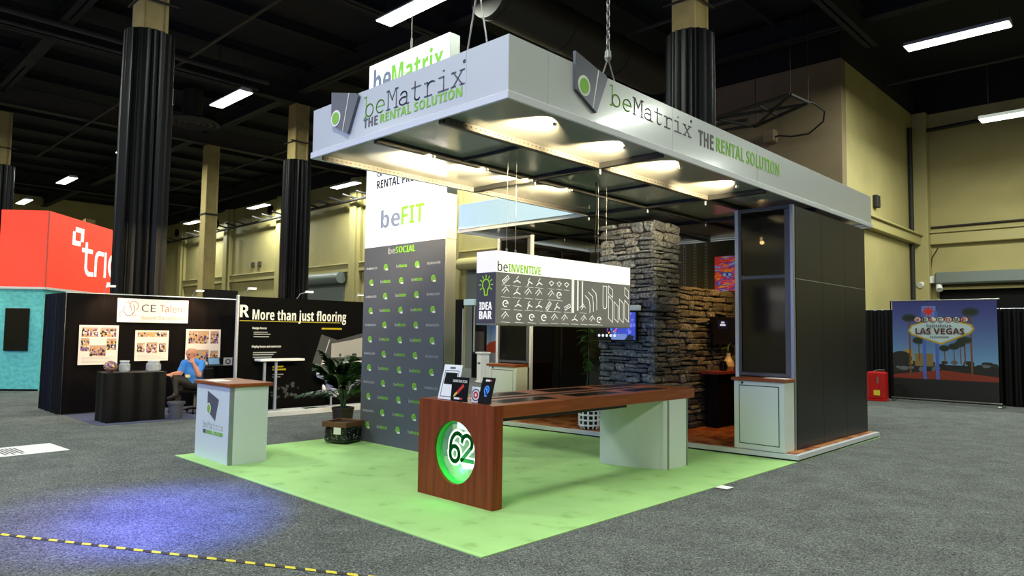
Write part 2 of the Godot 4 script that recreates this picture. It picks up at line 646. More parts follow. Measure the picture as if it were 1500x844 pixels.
# a sheet with a print on its face: w x h, lower left corner at o
func sheet(called: String, parent: Node, o: Vector3, right: Vector3, w: float, h: float, thick: float, m: Material, up := Vector3.UP) -> MeshInstance3D:
	var st := S()
	var n := right.cross(up)
	var q := [o, o + right * w, o + right * w + up * h, o + up * h]
	face(st, q, n, [Vector2(0, 1), Vector2(1, 1), Vector2(1, 0), Vector2(0, 0)])
	var b := []
	for p in q:
		b.append(p - n * thick)
	var z := [Vector2(0.01, 0.01), Vector2(0.01, 0.01), Vector2(0.01, 0.01), Vector2(0.01, 0.01)]
	face(st, b, -n, z)
	for k in 4:
		var j := (k + 1) % 4
		var c: Vector3 = (q[0] + q[2]) / 2.0
		face(st, [q[k], q[j], b[j], b[k]], (q[k] + q[j]) / 2.0 - c, z)
	return obj(called, st, m, parent)

func print_mat(img: Image, rough := 0.6) -> StandardMaterial3D:
	var m := mat(Color.WHITE, rough)
	m.albedo_texture = tex(img)
	return m

# ------------------------------------------------------------------ hall shell
func hall():
	struct(box("floor", V(-20, -0.2, -62), V(HX2 + 0.4, 0, 20), M.hall_carpet), "speckled grey hall carpet")
	struct(box("ceiling", V(-20, HTOP, -62), V(HX2 + 0.4, HTOP + 0.2, 20), M.roof))
	var w = struct(box("wall_right", V(HX1, 0, -62), V(HX1 + 0.4, 10.72, -15.6), M.hall_wall))
	box("tan_stretch", V(HX1, 0, -15.6), V(HX1 + 0.4, 10.72, HZJ), M.hall_tan, w)
	box("upper_band", V(HX1, 10.72, -62), V(HX1 + 0.4, HTOP, HZJ), M.roof, w)
	var r = struct(box("wall_recess", V(HX1 + 0.4, 0, HZJ - 0.4), V(HX2, 10.72, HZJ), M.hall_wall))
	box("upper_band", V(HX1 + 0.4, 10.72, HZJ - 0.4), V(HX2, HTOP, HZJ), M.roof, r)
	var b = struct(box("wall_back", V(HX2, 0, HZJ - 0.4), V(HX2 + 0.4, 10.72, 20), M.hall_wall))
	box("upper_band", V(HX2, 10.72, HZJ - 0.4), V(HX2 + 0.4, HTOP, 20), M.roof, b)
	struct(box("wall_left", V(-20.4, 0, -62), V(-20, HTOP, 20), M.hall_wall))
	struct(box("wall_front", V(-20.4, 0, 20), V(HX2 + 0.4, HTOP, 20.4), M.hall_wall))
	struct(box("wall_far", V(-20.4, 0, -62.4), V(HX1 + 0.4, HTOP, -62), M.hall_wall))
	# pilasters and the girt between them
	var zs := [-57.0, -48.3, -40.2, -31.3, -22.6, -13.8]
	for k in zs.size():
		var st := S()
		cbox(st, V(HX1 - 0.34, 0, zs[k] - 0.3), V(HX1, 10.72, zs[k] + 0.3), 0.02)
		cbox(st, V(HX1 - 0.2, 0, zs[k] + 0.3), V(HX1, 10.72, zs[k] + 0.62), 0.02)
		struct(obj("trim_%d" % (k + 1), st, M.hall_steel), "yellow steel pilaster on hall wall")
		var z1: float = zs[k + 1] - 0.3 if k + 1 < zs.size() else HZJ
		var g := S()
		cbox(g, V(HX1 - 0.22, 5.18, zs[k] + 0.62), V(HX1, 5.62, z1), 0.02)
		cbox(g, V(HX1 - 0.3, 5.62, zs[k] + 0.62), V(HX1, 5.70, z1), 0.02)
		struct(obj("trim_%d" % (k + 11), g, M.hall_steel), "yellow wall girt between pilasters")
	var g2 := S()
	cbox(g2, V(HX1 + 0.4, 5.40, HZJ), V(HX2 - 0.5, 5.74, HZJ + 0.25), 0.02)
	cbox(g2, V(HX1 + 0.4, 5.74, HZJ), V(HX2 - 0.5, 5.82, HZJ + 0.34), 0.02)
	struct(obj("trim_21", g2, M.hall_steel), "yellow wall girt on recess side")
	var g3 := S()
	cbox(g3, V(HX2 - 0.25, 5.42, HZJ + 0.5), V(HX2, 5.86, 20), 0.02)
	cbox(g3, V(HX2 - 0.34, 5.86, HZJ + 0.5), V(HX2, 5.94, 20), 0.02)
	struct(obj("trim_22", g3, M.hall_steel), "yellow wall girt on recess back")
	var g4 := S()
	cbox(g4, V(HX2 - 0.5, 0, HZJ), V(HX2, 10.72, HZJ + 0.5), 0.02)
	struct(obj("trim_23", g4, M.hall_steel), "yellow corner post of the recess")
	# roll-up doors
	var d := struct(box("door_1", V(HX2 - 0.06, 0, -3.2), V(HX2, 3.75, 5.0), M.black), "dark roll-up door opening") as Node3D
	box("drum_housing", V(HX2 - 0.6, 3.82, -3.25), V(HX2, 4.28, 5.2), M.door_grey, d, 0.06)
	box("bottom_rail", V(HX2 - 0.3, 3.62, -3.2), V(HX2 - 0.05, 3.72, 5.1), M.hall_steel, d)
	var d2 := struct(box("door_2", V(HX1 - 0.06, 0, -37.8), V(HX1, 4.6, -32.4), M.door_grey), "grey roll-up door in hall wall") as Node3D
	var t := S()
	tube(t, V(HX1 - 0.4, 4.85, -38.0), V(HX1 - 0.4, 4.85, -32.2), 0.34, -1, 16)
	obj("drum", t, M.door_grey, d2)
	var d3 := struct(box("door_3", V(HX1 - 0.06, 0, -21.6), V(HX1, 4.9, -16.0), M.door_grey), "grey roll-up door behind the stand") as Node3D
	var t3 := S()
	tube(t3, V(HX1 - 0.4, 5.0, -21.7), V(HX1 - 0.4, 5.0, -15.8), 0.3, -1, 16)
	obj("drum", t3, M.hall_steel, d3)
	# pipes, boxes and vents on the walls
	var p := S()
	tube(p, V(26.75, 0, HZJ + 0.1), V(26.75, 10.0, HZJ + 0.1), 0.085, -1, 10)
	tag(obj("down_pipe", p, M.pipe_dark), "black vertical pipe down the recess side wall", "pipe")
	p = S()
	tube(p, V(HX2 - 0.35, 9.98, HZJ + 0.1), V(HX2 - 0.35, 10.25, 6.0), 0.08, -1, 8)
	tag(obj("sprinkler_pipe", p, M.pipe_dark), "dark pipe high along the recess back wall", "pipe")
	p = S()
	sweep(p, [V(HX2 - 0.05, 6.12, HZJ + 0.5), V(HX2 - 0.05, 6.16, 6.0)], 0.045, 6)
	tag(obj("conduit_pipe", p, M.pipe_dark), "thin grey conduit just above the recess girt", "pipe")
	tag(box("alarm_box", V(22.4, 6.25, HZJ), V(22.75, 6.68, HZJ + 0.16), M.pipe_dark, self, 0.02), "small dark alarm box on wall above the stand corner", "box")
	var em := thing("emergency_light", "white twin-head emergency light beside the roll-up door", "light", V(HX2 - 0.3, 4.0, -3.42))
	box("case", V(-0.1, -0.12, -0.3), V(0.1, 0.16, 0.3), M.white, em, 0.02)
	for s in [-1, 1]:
		var q := S()
		tube(q, V(-0.05, -0.1, 0.26 * s), V(-0.3, -0.3 - 0.1 * s, 0.34 * s), 0.09, 0.12, 10)
		obj("lamp_head", q, M.white, em)
	p = S()
	sweep(p, [V(HX2 - 0.1, 4.2, -3.5), V(HX2 - 0.12, 4.9, -3.42), V(HX2 - 0.1, 5.3, -3.2)], 0.02, 5)
	sweep(p, [V(HX2 - 0.1, 4.6, -3.45), V(HX2 - 0.12, 5.2, -3.7)], 0.02, 5)
	tag(obj("loose_wire", p, M.pipe_dark), "loose dark wires above the emergency light", "wire")
	for a in [[-58.5, 9.9], [-50.6, 9.9], [-41.9, 10.0]]:
		p = S()
		tube(p, V(HX1 - 0.12, a[1], a[0]), V(HX1, a[1], a[0]), 0.33, -1, 16)
		tag(obj("round_vent", p, M.black), "black round vent high on the yellow hall wall", "vent", "round vents on the far wall")
	for a in [-44.2, -43.2]:
		tag(box("junction_box", V(HX1 - 0.14, 6.15, a - 0.17), V(HX1, 6.5, a + 0.17), M.roof_tan, self, 0.02), "small brown junction box on far yellow wall", "box", "junction boxes on the far wall")
	var rk := thing("pipe_rack", "dark pipe with raking brackets high on the yellow wall", "pipe", V(HX1 - 0.36, 9.0, -40))
	p = S()
	tube(p, V(-0.25, 0, -21), V(-0.25, 0.35, 17), 0.09, -1, 8)
	obj("pipe", p, M.pipe_dark, rk)
	for k in 26:
		p = S()
		tube(p, V(0.0, 0.05 + k * 0.013, -20 + k * 1.4), V(-0.8, 0.3 + k * 0.013, -20.5 + k * 1.4), 0.06, -1, 6)
		obj("bracket", p, M.pipe_dark, rk)
	p = S()
	tube(p, V(HX1 - 0.35, 0, -47.4), V(HX1 - 0.35, 8.6, -47.4), 0.07, -1, 8)
	tag(obj("riser_pipe", p, M.hall_steel), "pale yellow riser pipe beside a far pilaster", "pipe")
	# cable tray with its cable near the tan wall
	var tr := thing("cable_tray", "black hanging cable tray frame in front of the tan wall", "tray", V(16.7, 8.6, -5.6))
	for q in [[V(-0.85, 0, 1.5), V(1.45, 0, -0.6)], [V(-0.85, 0, 1.5), V(-0.2, 0, -1.3)], [V(1.45, 0, -0.6), V(0.2, 0, 1.6)], [V(0.2, 0, 1.6), V(-0.85, 0, 1.5)], [V(-0.4, 0, -1.3), V(1.45, 0, -0.6)], [V(0.3, 0, 1.5), V(-0.5, 0.1, -4.5)], [V(-0.6, 0, 0.4), V(0.9, 0, 0.4)], [V(1.3, 0.0, -0.6), V(0.6, 0.0, -6.0)], [V(0.9, 0.1, -0.6), V(0.2, 0.1, -6.0)]]:
		p = S()
		tube(p, q[0], q[1], 0.05, -1, 6)
		obj("rail", p, M.pipe_dark, tr)
	for q in [V(-0.85, 0, 1.5), V(1.45, 0, -0.6), V(0.2, 0, 1.6)]:
		p = S()
		tube(p, q, q + V(0, 3.55, 0), 0.012, -1, 4)
		obj("hanger", p, M.pipe_dark, tr)
	p = S()
	var cp := [V(16.95, 8.62, -4.05), V(17.3, 8.72, -4.06), V(17.6, 8.73, -4.045), V(18.2, 8.655, -4.005), V(18.6, 8.465, -4.195), V(18.9, 8.244, -4.759), V(19.1, 8.316, -5.393), V(19.2, 8.45, -5.85), V(19.25, 8.45, -6.1)]
	sweep(p, cp, 0.03, 5)
	tag(obj("hanging_cable", p, M.pipe_dark), "looped black cable hanging off the tray end", "cable")
	tag(box("wall_unit", V(HX1 - 0.35, 8.3, -6.42), V(HX1, 8.72, -6.02), M.hall_tan, self, 0.03), "beige box unit on tan wall below cable tray", "box")

# ------------------------------------------------------------------ fluorescent fixtures
func hall_lights():
	var rows := []
	for z in [11.6, 0.6, -10.1, -20.5, -30.9, -41.2, -51.1]:
		rows.append(V(-3.8, 9.9, z))
		rows.append(V(6.95, 9.9, z))
	for z in [-0.43, -20.2, -30.2, -40.6, -51.4]:
		rows.append(V(17.95, 9.9, z))
	rows.append(V(18.0, 9.9, 11.0))
	rows.append(V(22.2, 8.6, 0.54))
	rows.append(V(22.2, 8.6, 11.0))
	for z in [11.6, 0.6, -10.1, -20.5]:
		rows.append(V(-14.6, 9.9, z))
	var f := thing("ceiling_light", "white twin fluorescent light hanging in the black roof", "light", Vector3.ZERO, 0.0, "fluorescent hall lights")
	var st := S()
	prism(st, [Vector2(-0.26, 0.0), Vector2(0.26, 0.0), Vector2(0.16, 0.12), Vector2(-0.16, 0.12)], -1.24, 1.24)
	obj("housing", st, M.lamp_body, f)
	for s in [-1, 1]:
		box("light_panel", V(-0.23, -0.025, 0.015 * s), V(0.23, 0.0, 1.21 * s), M.tube_glow, f)
		var t := S()
		tube(t, V(0, 0.1, s * 1.0), V(0, 2.28, s * 1.0), 0.012, -1, 5)
		obj("hanger", t, M.pipe_dark, f)
	for k in rows.size():
		var o: Node3D = f
		if k > 0:
			o = f.duplicate()
			o.name = numbered("ceiling_light")
			add_child(o)
		o.position = rows[k]
		area(rows[k] + V(0, -0.05, 0), Vector3.DOWN, Vector2(0.45, 2.4), 62.0, Color(0.97, 1.0, 0.95))

# ------------------------------------------------------------------ columns and roof steel
func columns():
	var list := [
		[V(1.85, 0, -13.35), 8.5, "yellow steel column wrapped in tall black drape behind the talent booth", 10.8],
		[V(10.4, 0, -21.9), 8.5, "yellow steel column in black drape behind the flooring stand", 10.8],
		[V(10.28, 0, -4.1), 8.5, "steel column in black drape rising behind the canopy fascia", 10.8],
		[V(2.36, 0, -32.3), 8.5, "steel column in black drape beyond the red sign box", 10.8],
		[V(10.7, 0, -31.0), 0.0, "bare beige steel column without any drape", 10.8],
		[V(10.4, 0, -49.6), 0.0, "far bare yellow column seen over the red sign, wider one", 9.0],
		[V(10.4, 0, -58.0), 0.0, "far bare yellow column seen over the red sign, thinner one", 8.4]]
	for a in list:
		var c := thing("hall_column", a[2], "column", a[0])
		var st := S()
		var w := 0.3
		cbox(st, V(-w, 0, -w), V(-w + 0.07, a[3], w), 0.01)
		cbox(st, V(w - 0.07, 0, -w), V(w, a[3], w), 0.01)
		bx(st, V(-w + 0.07, 0, -0.03), V(w - 0.07, a[3], 0.03))
		bx(st, V(-w + 0.05, 0, w - 0.09), V(w - 0.05, a[3], w - 0.03))
		obj("steel_post", st, M.column_steel, c)
		if a[1] > 0.0:
			st = S()
			var n := 96
			var pr := []
			var tp := []
			var r2 := RandomNumberGenerator.new()
			r2.seed = int(a[0].x * 100)
			var off := []
			for k in n:
				off.append(0.03 * sin(k * 1.31) + 0.022 * sin(k * 2.9 + 1.0) + r2.randf_range(-0.012, 0.012))
			for lev in 5:
				var y: float = a[1] * lev / 4.0
				var cur := []
				for k in n:
					var t := TAU * k / n
					var rr: float = 0.52 + off[k] * (1.0 if lev < 4 else 0.5) + (0.03 if lev == 0 else 0.0)
					cur.append(V(rr * cos(t), y, rr * sin(t)))
				if lev > 0:
					for k in n:
						var j := (k + 1) % n
						face(st, [pr[k], pr[j], cur[j], cur[k]], (pr[k] + cur[j]) * V(1, 0, 1))
				pr = cur
			face(st, pr, Vector3.UP)
			obj("drape", st, M.drape, c)
			st = S()
			tube(st, V(-0.5, a[1] + 0.75, w + 0.03), V(0.5, a[1] + 0.75, w + 0.03), 0.025, -1, 6)
			tube(st, V(-w - 0.03, a[1] + 0.75, -0.5), V(-w - 0.03, a[1] + 0.75, 0.5), 0.025, -1, 6)
			obj("clamp_bar", st, M.pipe_dark, c)
		else:
			st = S()
			bx(st, V(-w - 0.02, 7.3, -w - 0.02), V(w + 0.02, 7.4, w + 0.02))
			obj("strap", st, M.pipe_dark, c)

func ibeam(st: SurfaceTool, a: Vector3, b: Vector3, w: float, h: float):
	var along := absf(b.x - a.x) > absf(b.z - a.z)
	var o := V(0, 0, w / 2) if along else V(w / 2, 0, 0)
	bx(st, a - o, b + o + V(0, 0.05, 0))
	bx(st, a - o + V(0, h - 0.05, 0), b + o + V(0, h, 0))
	bx(st, a - o * 0.15, b + o * 0.15 + V(0, h, 0))

func roof_steel():
	for z in [-49.6, -30.9, -21.8, -12.6, -3.0, 6.5]:
		var st := S()
		ibeam(st, V(-20, 10.8, z), V(HX1, 10.8, z), 0.36, 0.8)
		tag(obj("roof_girder", st, M.roof_tan if z == -30.9 else M.roof_steel), "brown roof girder resting on the bare beige column" if z == -30.9 else "dark roof girder crossing the hall under the ceiling", "beam", "" if z == -30.9 else "dark roof girders")
	for x in [-8.5, 2.0, 10.4, 18.6]:
		var st := S()
		ibeam(st, V(x, 11.3, -62), V(x, 11.3, 20), 0.4, 0.7)
		tag(obj("roof_beam", st, M.roof_steel), "dark roof beam running the length of the hall", "beam", "long roof beams")
	for k in 26:
		var st := S()
		ibeam(st, V(-20, 11.85, -60.5 + 3.05 * k), V(HX1, 11.85, -60.5 + 3.05 * k), 0.14, 0.3)
		tag(obj("roof_purlin", st, M.roof_steel), "thin dark purlin under the roof deck", "beam", "roof purlins")
	var d := thing("air_duct", "round brown air duct ending above the draped column", "duct", V(9.0, 10.0, -8.2))
	var t := S()
	tube(t, V(-1.2, 0, 0), V(6.1, 0, 0), 0.6, -1, 24)
	obj("duct_run", t, M.duct, d)
	t = S()
	for k in 8:
		var a0 := PI / 2 * k / 8.0
		var a1 := PI / 2 * (k + 1) / 8.0
		var c0 := V(6.1 + 0.7 * sin(a0), 0.7 - 0.7 * cos(a0), 0)
		var c1 := V(6.1 + 0.7 * sin(a1), 0.7 - 0.7 * cos(a1), 0)
		skin(t, ring(c0, V(cos(a0), sin(a0), 0), 0.6, 24, V(0, 0, 1)), ring(c1, V(cos(a1), sin(a1), 0), 0.6, 24, V(0, 0, 1)), c0, c1)
	obj("elbow", t, M.duct, d)
	for x in [-1.0, 1.5, 4.0]:
		t = S()
		tube(t, V(x, 0, 0), V(x + 0.06, 0, 0), 0.62, -1, 24)
		obj("seam_band", t, M.duct, d)
	var v := thing("ceiling_diffuser", "round grey ceiling air diffuser beside the draped column", "vent", V(8.0, 10.5, -26.6))
	for k in 4:
		t = S()
		lathe(t, [Vector2(1.1 - 0.26 * k, 0.0), Vector2(1.0 - 0.26 * k, -0.06), Vector2(0.92 - 0.26 * k, 0.12)], 28)
		obj("cone_ring", t, M.roof_tan, v)
	t = S()
	tube(t, V(0, 0.1, 0), V(0, 1.4, 0), 0.4, -1, 16)
	obj("neck", t, M.duct, v)
	var pl := [[V(-18, 10.6, -19.8), V(8, 10.6, -19.8), 0.09], [V(-18, 10.55, -20.6), V(8, 10.55, -20.6), 0.06], [V(5.2, 10.7, -40), V(5.2, 10.7, 10), 0.05], [V(13.8, 10.9, -50), V(13.8, 10.9, 12), 0.06], [V(24.0, 11.0, -3.9), V(24.0, 11.0, 12), 0.05]]
	for a in pl:
		t = S()
		tube(t, a[0], a[1], a[2], -1, 8)
		tag(obj("roof_pipe", t, M.roof_tan), "thin brown sprinkler pipe under the dark roof", "pipe", "roof pipes")

# ------------------------------------------------------------------ stand: carpet and canopy
func green_carpet():
	tag(box("green_carpet", V(0, 0.0, -5.95), V(9.47, 0.008, 0), M.green_carpet), "bright lime green carpet under the exhibition stand", "carpet")
	tag(box("edge_tape", V(0.0, 0.008, -5.95), V(0.055, 0.0095, 0.0), mat(Color(0.65, 0.825, 0.52), 0.8)), "pale green tape strip along the carpet's left edge", "tape")

func logo_plate(parent: Node, xf: Transform3D, pts: Array, cc: Vector2, rx: float, ry: float, line: Array):
	var st := S()
	prism(st, pts, 0.004, 0.035, xf)
	var o := obj("emblem_plate", st, M.logo_grey, parent)
	st = S()
	stroke(st, line, 0.012, xf.translated_local(V(0, 0, 0.035)), 0.002)
	obj("fold_line", st, M.white, o)
	st = S()
	prism(st, arc(cc, rx, ry, 0, 345, 23), 0.035, 0.039, xf)
	obj("white_ring", st, M.white, o)
	st = S()
	prism(st, arc(cc, rx * 0.74, ry * 0.74, 0, 345, 23), 0.039, 0.042, xf)
	obj("green_dot", st, M.ink_green, o)

func canopy():
	var H0 := 3.63
	var H1 := 4.2
	var LIP := 3.715
	var c := thing("canopy", "white L-shaped hanging canopy with lettered fascia over the stand", "canopy")
	var A := Vector2(0.318, -0.097)
	var outline := [[A, Vector2(9.515, -0.097), [0.506, 2.574, 4.657, 6.73]], [Vector2(9.515, -0.097), Vector2(9.515, -6.385), [2.1, 4.2]], [Vector2(9.515, -6.385), Vector2(5.37, -6.385), [2.07]], [Vector2(5.37, -6.385), Vector2(5.37, -3.2), [0.555]], [Vector2(5.37, -3.2), Vector2(0.318, -3.2), [2.6]], [Vector2(0.318, -3.2), A, [2.58]]]
	for e in outline:
		var p: Vector2 = e[0]
		var q: Vector2 = e[1]
		var L := p.distance_to(q)
		var u := (q - p) / L
		var right := V(u.x, 0, u.y)
		var xf := plane(V(p.x, 0, p.y), right)
		var n := xf.basis.z
		# outward is to the right-hand side of the walk; the outline runs so that n points out
		var cuts: Array = [0.0] + e[2] + [L]
		for k in range(cuts.size() - 1):
			var st := S()
			cbox(st, V(cuts[k] + 0.0015, LIP, -0.03), V(cuts[k + 1] - 0.0015, H1, 0.0), 0.003, xf)
			var lit: bool = absf(p.x - 5.37) < 0.01 and absf(q.x - 5.37) < 0.01  # only the rear fascia panels get the added glow
			obj("glow_fascia_panel" if lit else "fascia_panel", st, M.fascia_added_glow if lit else M.fascia, c)
		var s2 := S()
		cbox(s2, V(-0.014, H0 + 0.014, -0.0075), V(L + 0.014, LIP - 0.002, 0.016), 0.004, xf)
		obj("bottom_lip", s2, M.lip, c)
	# soffit frame bars
	var zf := [-1.02, -2.05]
	for z in zf:
		box("frame_bar", V(0.37, H0 + 0.0, z - 0.031), V(9.46, H0 + 0.062, z + 0.031), M.frame_dark, c, 0.004)
	box("frame_bar", V(5.42, H0, -3.2 - 0.031), V(9.46, H0 + 0.062, -3.2 + 0.031), M.frame_dark, c, 0.004)
	box("frame_bar", V(5.42, H0, -5.2 - 0.031), V(9.46, H0 + 0.062, -5.2 + 0.031), M.frame_dark, c, 0.004)
	box("frame_bar", V(5.42, H0, -4.2 - 0.02), V(9.46, H0 + 0.05, -4.2 + 0.02), M.frame_dark, c, 0.004)
	for x in [2.78, 5.34]:
		box("frame_bar", V(x - 0.031, H0 + 0.001, -3.15), V(x + 0.031, H0 + 0.061, -0.15), M.frame_dark, c, 0.004)
	for x in [7.15]:
		box("frame_bar", V(x - 0.031, H0 + 0.001, -6.33), V(x + 0.031, H0 + 0.061, -0.15), M.frame_dark, c, 0.004)
	for x in [1.55, 4.05]:
		box("thin_bar", V(x - 0.018, H0 + 0.02, -2.02), V(x + 0.018, H0 + 0.058, -1.05), M.frame_dark, c, 0.004)
	# soffit panels
	var xs := [0.37, 2.78, 5.34, 7.15, 9.46]
	var zs := [-0.15, -1.02, -2.05, -3.15, -4.2, -5.2, -6.33]
	for i in range(4):
		for j in range(6):
			if i < 2 and j > 2:
				continue
			box("soffit_panel", V(xs[i] + 0.004, H0 + 0.066, zs[j] - 0.004), V(xs[i + 1] - 0.004, H0 + 0.078, zs[j + 1] + 0.004), M.soffit, c)
	# perforated aluminium rails beside the washed panels
	for z in [-1.02 + 0.034, -3.15 + 0.02]:
		box("side_rail", V(0.4, H0 + 0.004, z), V(5.3, H0 + 0.064, z + 0.004), M.rail, c)
		var st := S()
		for k in 76:
			bx(st, V(0.465 + 0.062 * k, H0 + 0.028, z + 0.004), V(0.48 + 0.062 * k, H0 + 0.044, z + 0.006))
		obj("rail_holes", st, M.hole, c).set_meta("kind", "stuff")
	for p in [V(2.82, 0, -1.02), V(2.82, 0, -2.05), V(5.38, 0, -1.06), V(5.4, 0, -2.05), V(5.42, 0, -3.2), V(7.2, 0, -2.05), V(7.2, 0, -5.2), V(7.19, 0, -3.2)]:
		var st := S()
		tube(st, V(p.x, H0 - 0.05, p.z), V(p.x, H0, p.z), 0.011, -1, 8)
		obj("clip", st, M.alu, c)
	# small spot heads that wash the soffit
	var warm := Color(1.0, 0.90, 0.70)
	for x in [1.02, 2.12, 3.22, 4.6]:
		spot_head(c, V(x, H0 - 0.026, -0.185), V(0.0, 0.045, -0.2))
		spot(V(x, H0 - 0.02, -0.225), V(x + 0.15, H0 + 0.075, -0.68), 46.0, 17.0, warm, 0.012, 0.8)
	for x in [1.05, 1.85, 2.62, 3.4]:
		spot_head(c, V(x, H0 - 0.03, -1.93), V(0.0, 0.03, -0.2))
		spot(V(x, H0 - 0.035, -1.99), V(x + 0.16, H0 + 0.075, -2.6), 46.0, 16.0, warm, 0.012, 0.8)
	# lettering on the left fascia
	var lf := plane(V(0.318, 0, 0), V(0, 0, 1))
	type_word(c, "be", Transform3D(lf.basis, V(0.318, 3.905, 0)), -2.185, 0.195, 0.215, 0.013, 0.004, M.ink_green)
	type_word(c, "Matrix", Transform3D(lf.basis, V(0.318, 3.905, 0)), -1.795, 0.195, 0.215, 0.013, 0.004, M.ink)
	var ma := S()
	stroke(ma, arc(Vector2(-0.645, 4.105), 0.012, 0.012, 0, 360, 10), 0.008, lf)
	obj("registered_mark", ma, M.ink, c)
	word(c, "lettering", "THE", "sans_bold", V(0.318, 3.795, -2.19), V(0, 0, 1), 0.245, 0.095, M.ink)
	word(c, "lettering", "RENTAL SOLUTION", "sans_bold", V(0.318, 3.795, -1.90), V(0, 0, 1), 1.235, 0.092, M.ink_green)
	logo_plate(c, lf, [Vector2(-2.775, 4.305), Vector2(-2.30, 4.19), Vector2(-2.255, 4.15), Vector2(-2.44, 3.785), Vector2(-2.765, 3.945)], Vector2(-2.672, 3.995), 0.092, 0.09, [Vector2(-2.43, 4.215), Vector2(-2.53, 3.835)])
	# lettering on the right fascia
	var rf := plane(V(0, 0, -0.097), V(1, 0, 0))
	type_word(c, "be", Transform3D(rf.basis, V(0, 3.945, -0.097)), 1.745, 0.195, 0.195, 0.013, 0.004, M.ink_green)
	type_word(c, "Matrix", Transform3D(rf.basis, V(0, 3.945, -0.097)), 2.135, 0.195, 0.195, 0.013, 0.004, M.ink)
	ma = S()
	stroke(ma, arc(Vector2(3.29, 4.13), 0.012, 0.012, 0, 360, 10), 0.008, rf)
	obj("registered_mark", ma, M.ink, c)
	word(c, "lettering", "THE", "sans_bold", V(3.455, 3.895, -0.097), V(1, 0, 0), 0.355, 0.18, M.ink)
	word(c, "lettering", "RENTAL SOLUTION", "sans_bold", V(3.875, 3.9, -0.097), V(1, 0, 0), 1.785, 0.178, M.ink_green)
	logo_plate(c, rf, [Vector2(1.16, 4.30), Vector2(1.51, 4.215), Vector2(1.62, 4.2), Vector2(1.655, 4.17), Vector2(1.485, 3.795), Vector2(1.172, 3.945)], Vector2(1.288, 4.003), 0.09, 0.098, [Vector2(1.508, 4.205), Vector2(1.425, 3.83)])
	# chains and slings
	for a in [[V(1.749, 4.42, -0.13), V(1.65, 4.204, -0.13), V(1.864, 4.204, -0.13)], [V(0.345, 4.78, -0.51), V(0.345, 4.204, -0.638), V(0.345, 4.204, -0.385)]]:
		var h := thing("lifting_chain", "steel chain with a two-leg sling above the round emblem fascia" if a[0].x > 1.0 else "steel chain with a two-leg sling above the front canopy corner", "chain", a[0])
		var st := S()
		sweep(st, [V(0, 0, 0), a[1] - a[0]], 0.008, 6)
		obj("sling_leg", st, M.wire, h)
		st = S()
		sweep(st, [V(0, 0, 0), a[2] - a[0]], 0.008, 6)
		obj("sling_leg", st, M.wire, h)
		st = S()
		var lk := 110
		for k in lk:
			var y := 0.02 + 0.058 * k
			var w := V(0.016, 0, 0) if k % 2 == 0 else V(0, 0, 0.016)
			sweep(st, [V(0, y, 0) + w, V(0, y + 0.035, 0) + w, V(0, y + 0.06, 0), V(0, y + 0.035, 0) - w, V(0, y, 0) - w, V(0, y - 0.022, 0), V(0, y, 0) + w], 0.0065, 4)
		obj("chain_links", st, M.wire, h).set_meta("kind", "stuff")
		st = S()
		lathe(st, [Vector2(0.0, 0.09), Vector2(0.03, 0.07), Vector2(0.035, 0.0), Vector2(0.02, -0.03), Vector2(0, -0.03)], 10)
		obj("hook", st, M.wire, h)

func spot_head(parent: Node, at: Vector3, aim: Vector3):
	var st := S()
	var d := aim.normalized()
	tube(st, at + d * -0.014, at + d * 0.014, 0.014, 0.017, 12)
	var o := obj("spot_lamp", st, M.alu, parent)
	st = S()
	tube(st, at + d * 0.015, at + d * 0.018, 0.016, -1, 12)
	obj("bulb", st, M.bulb, o)

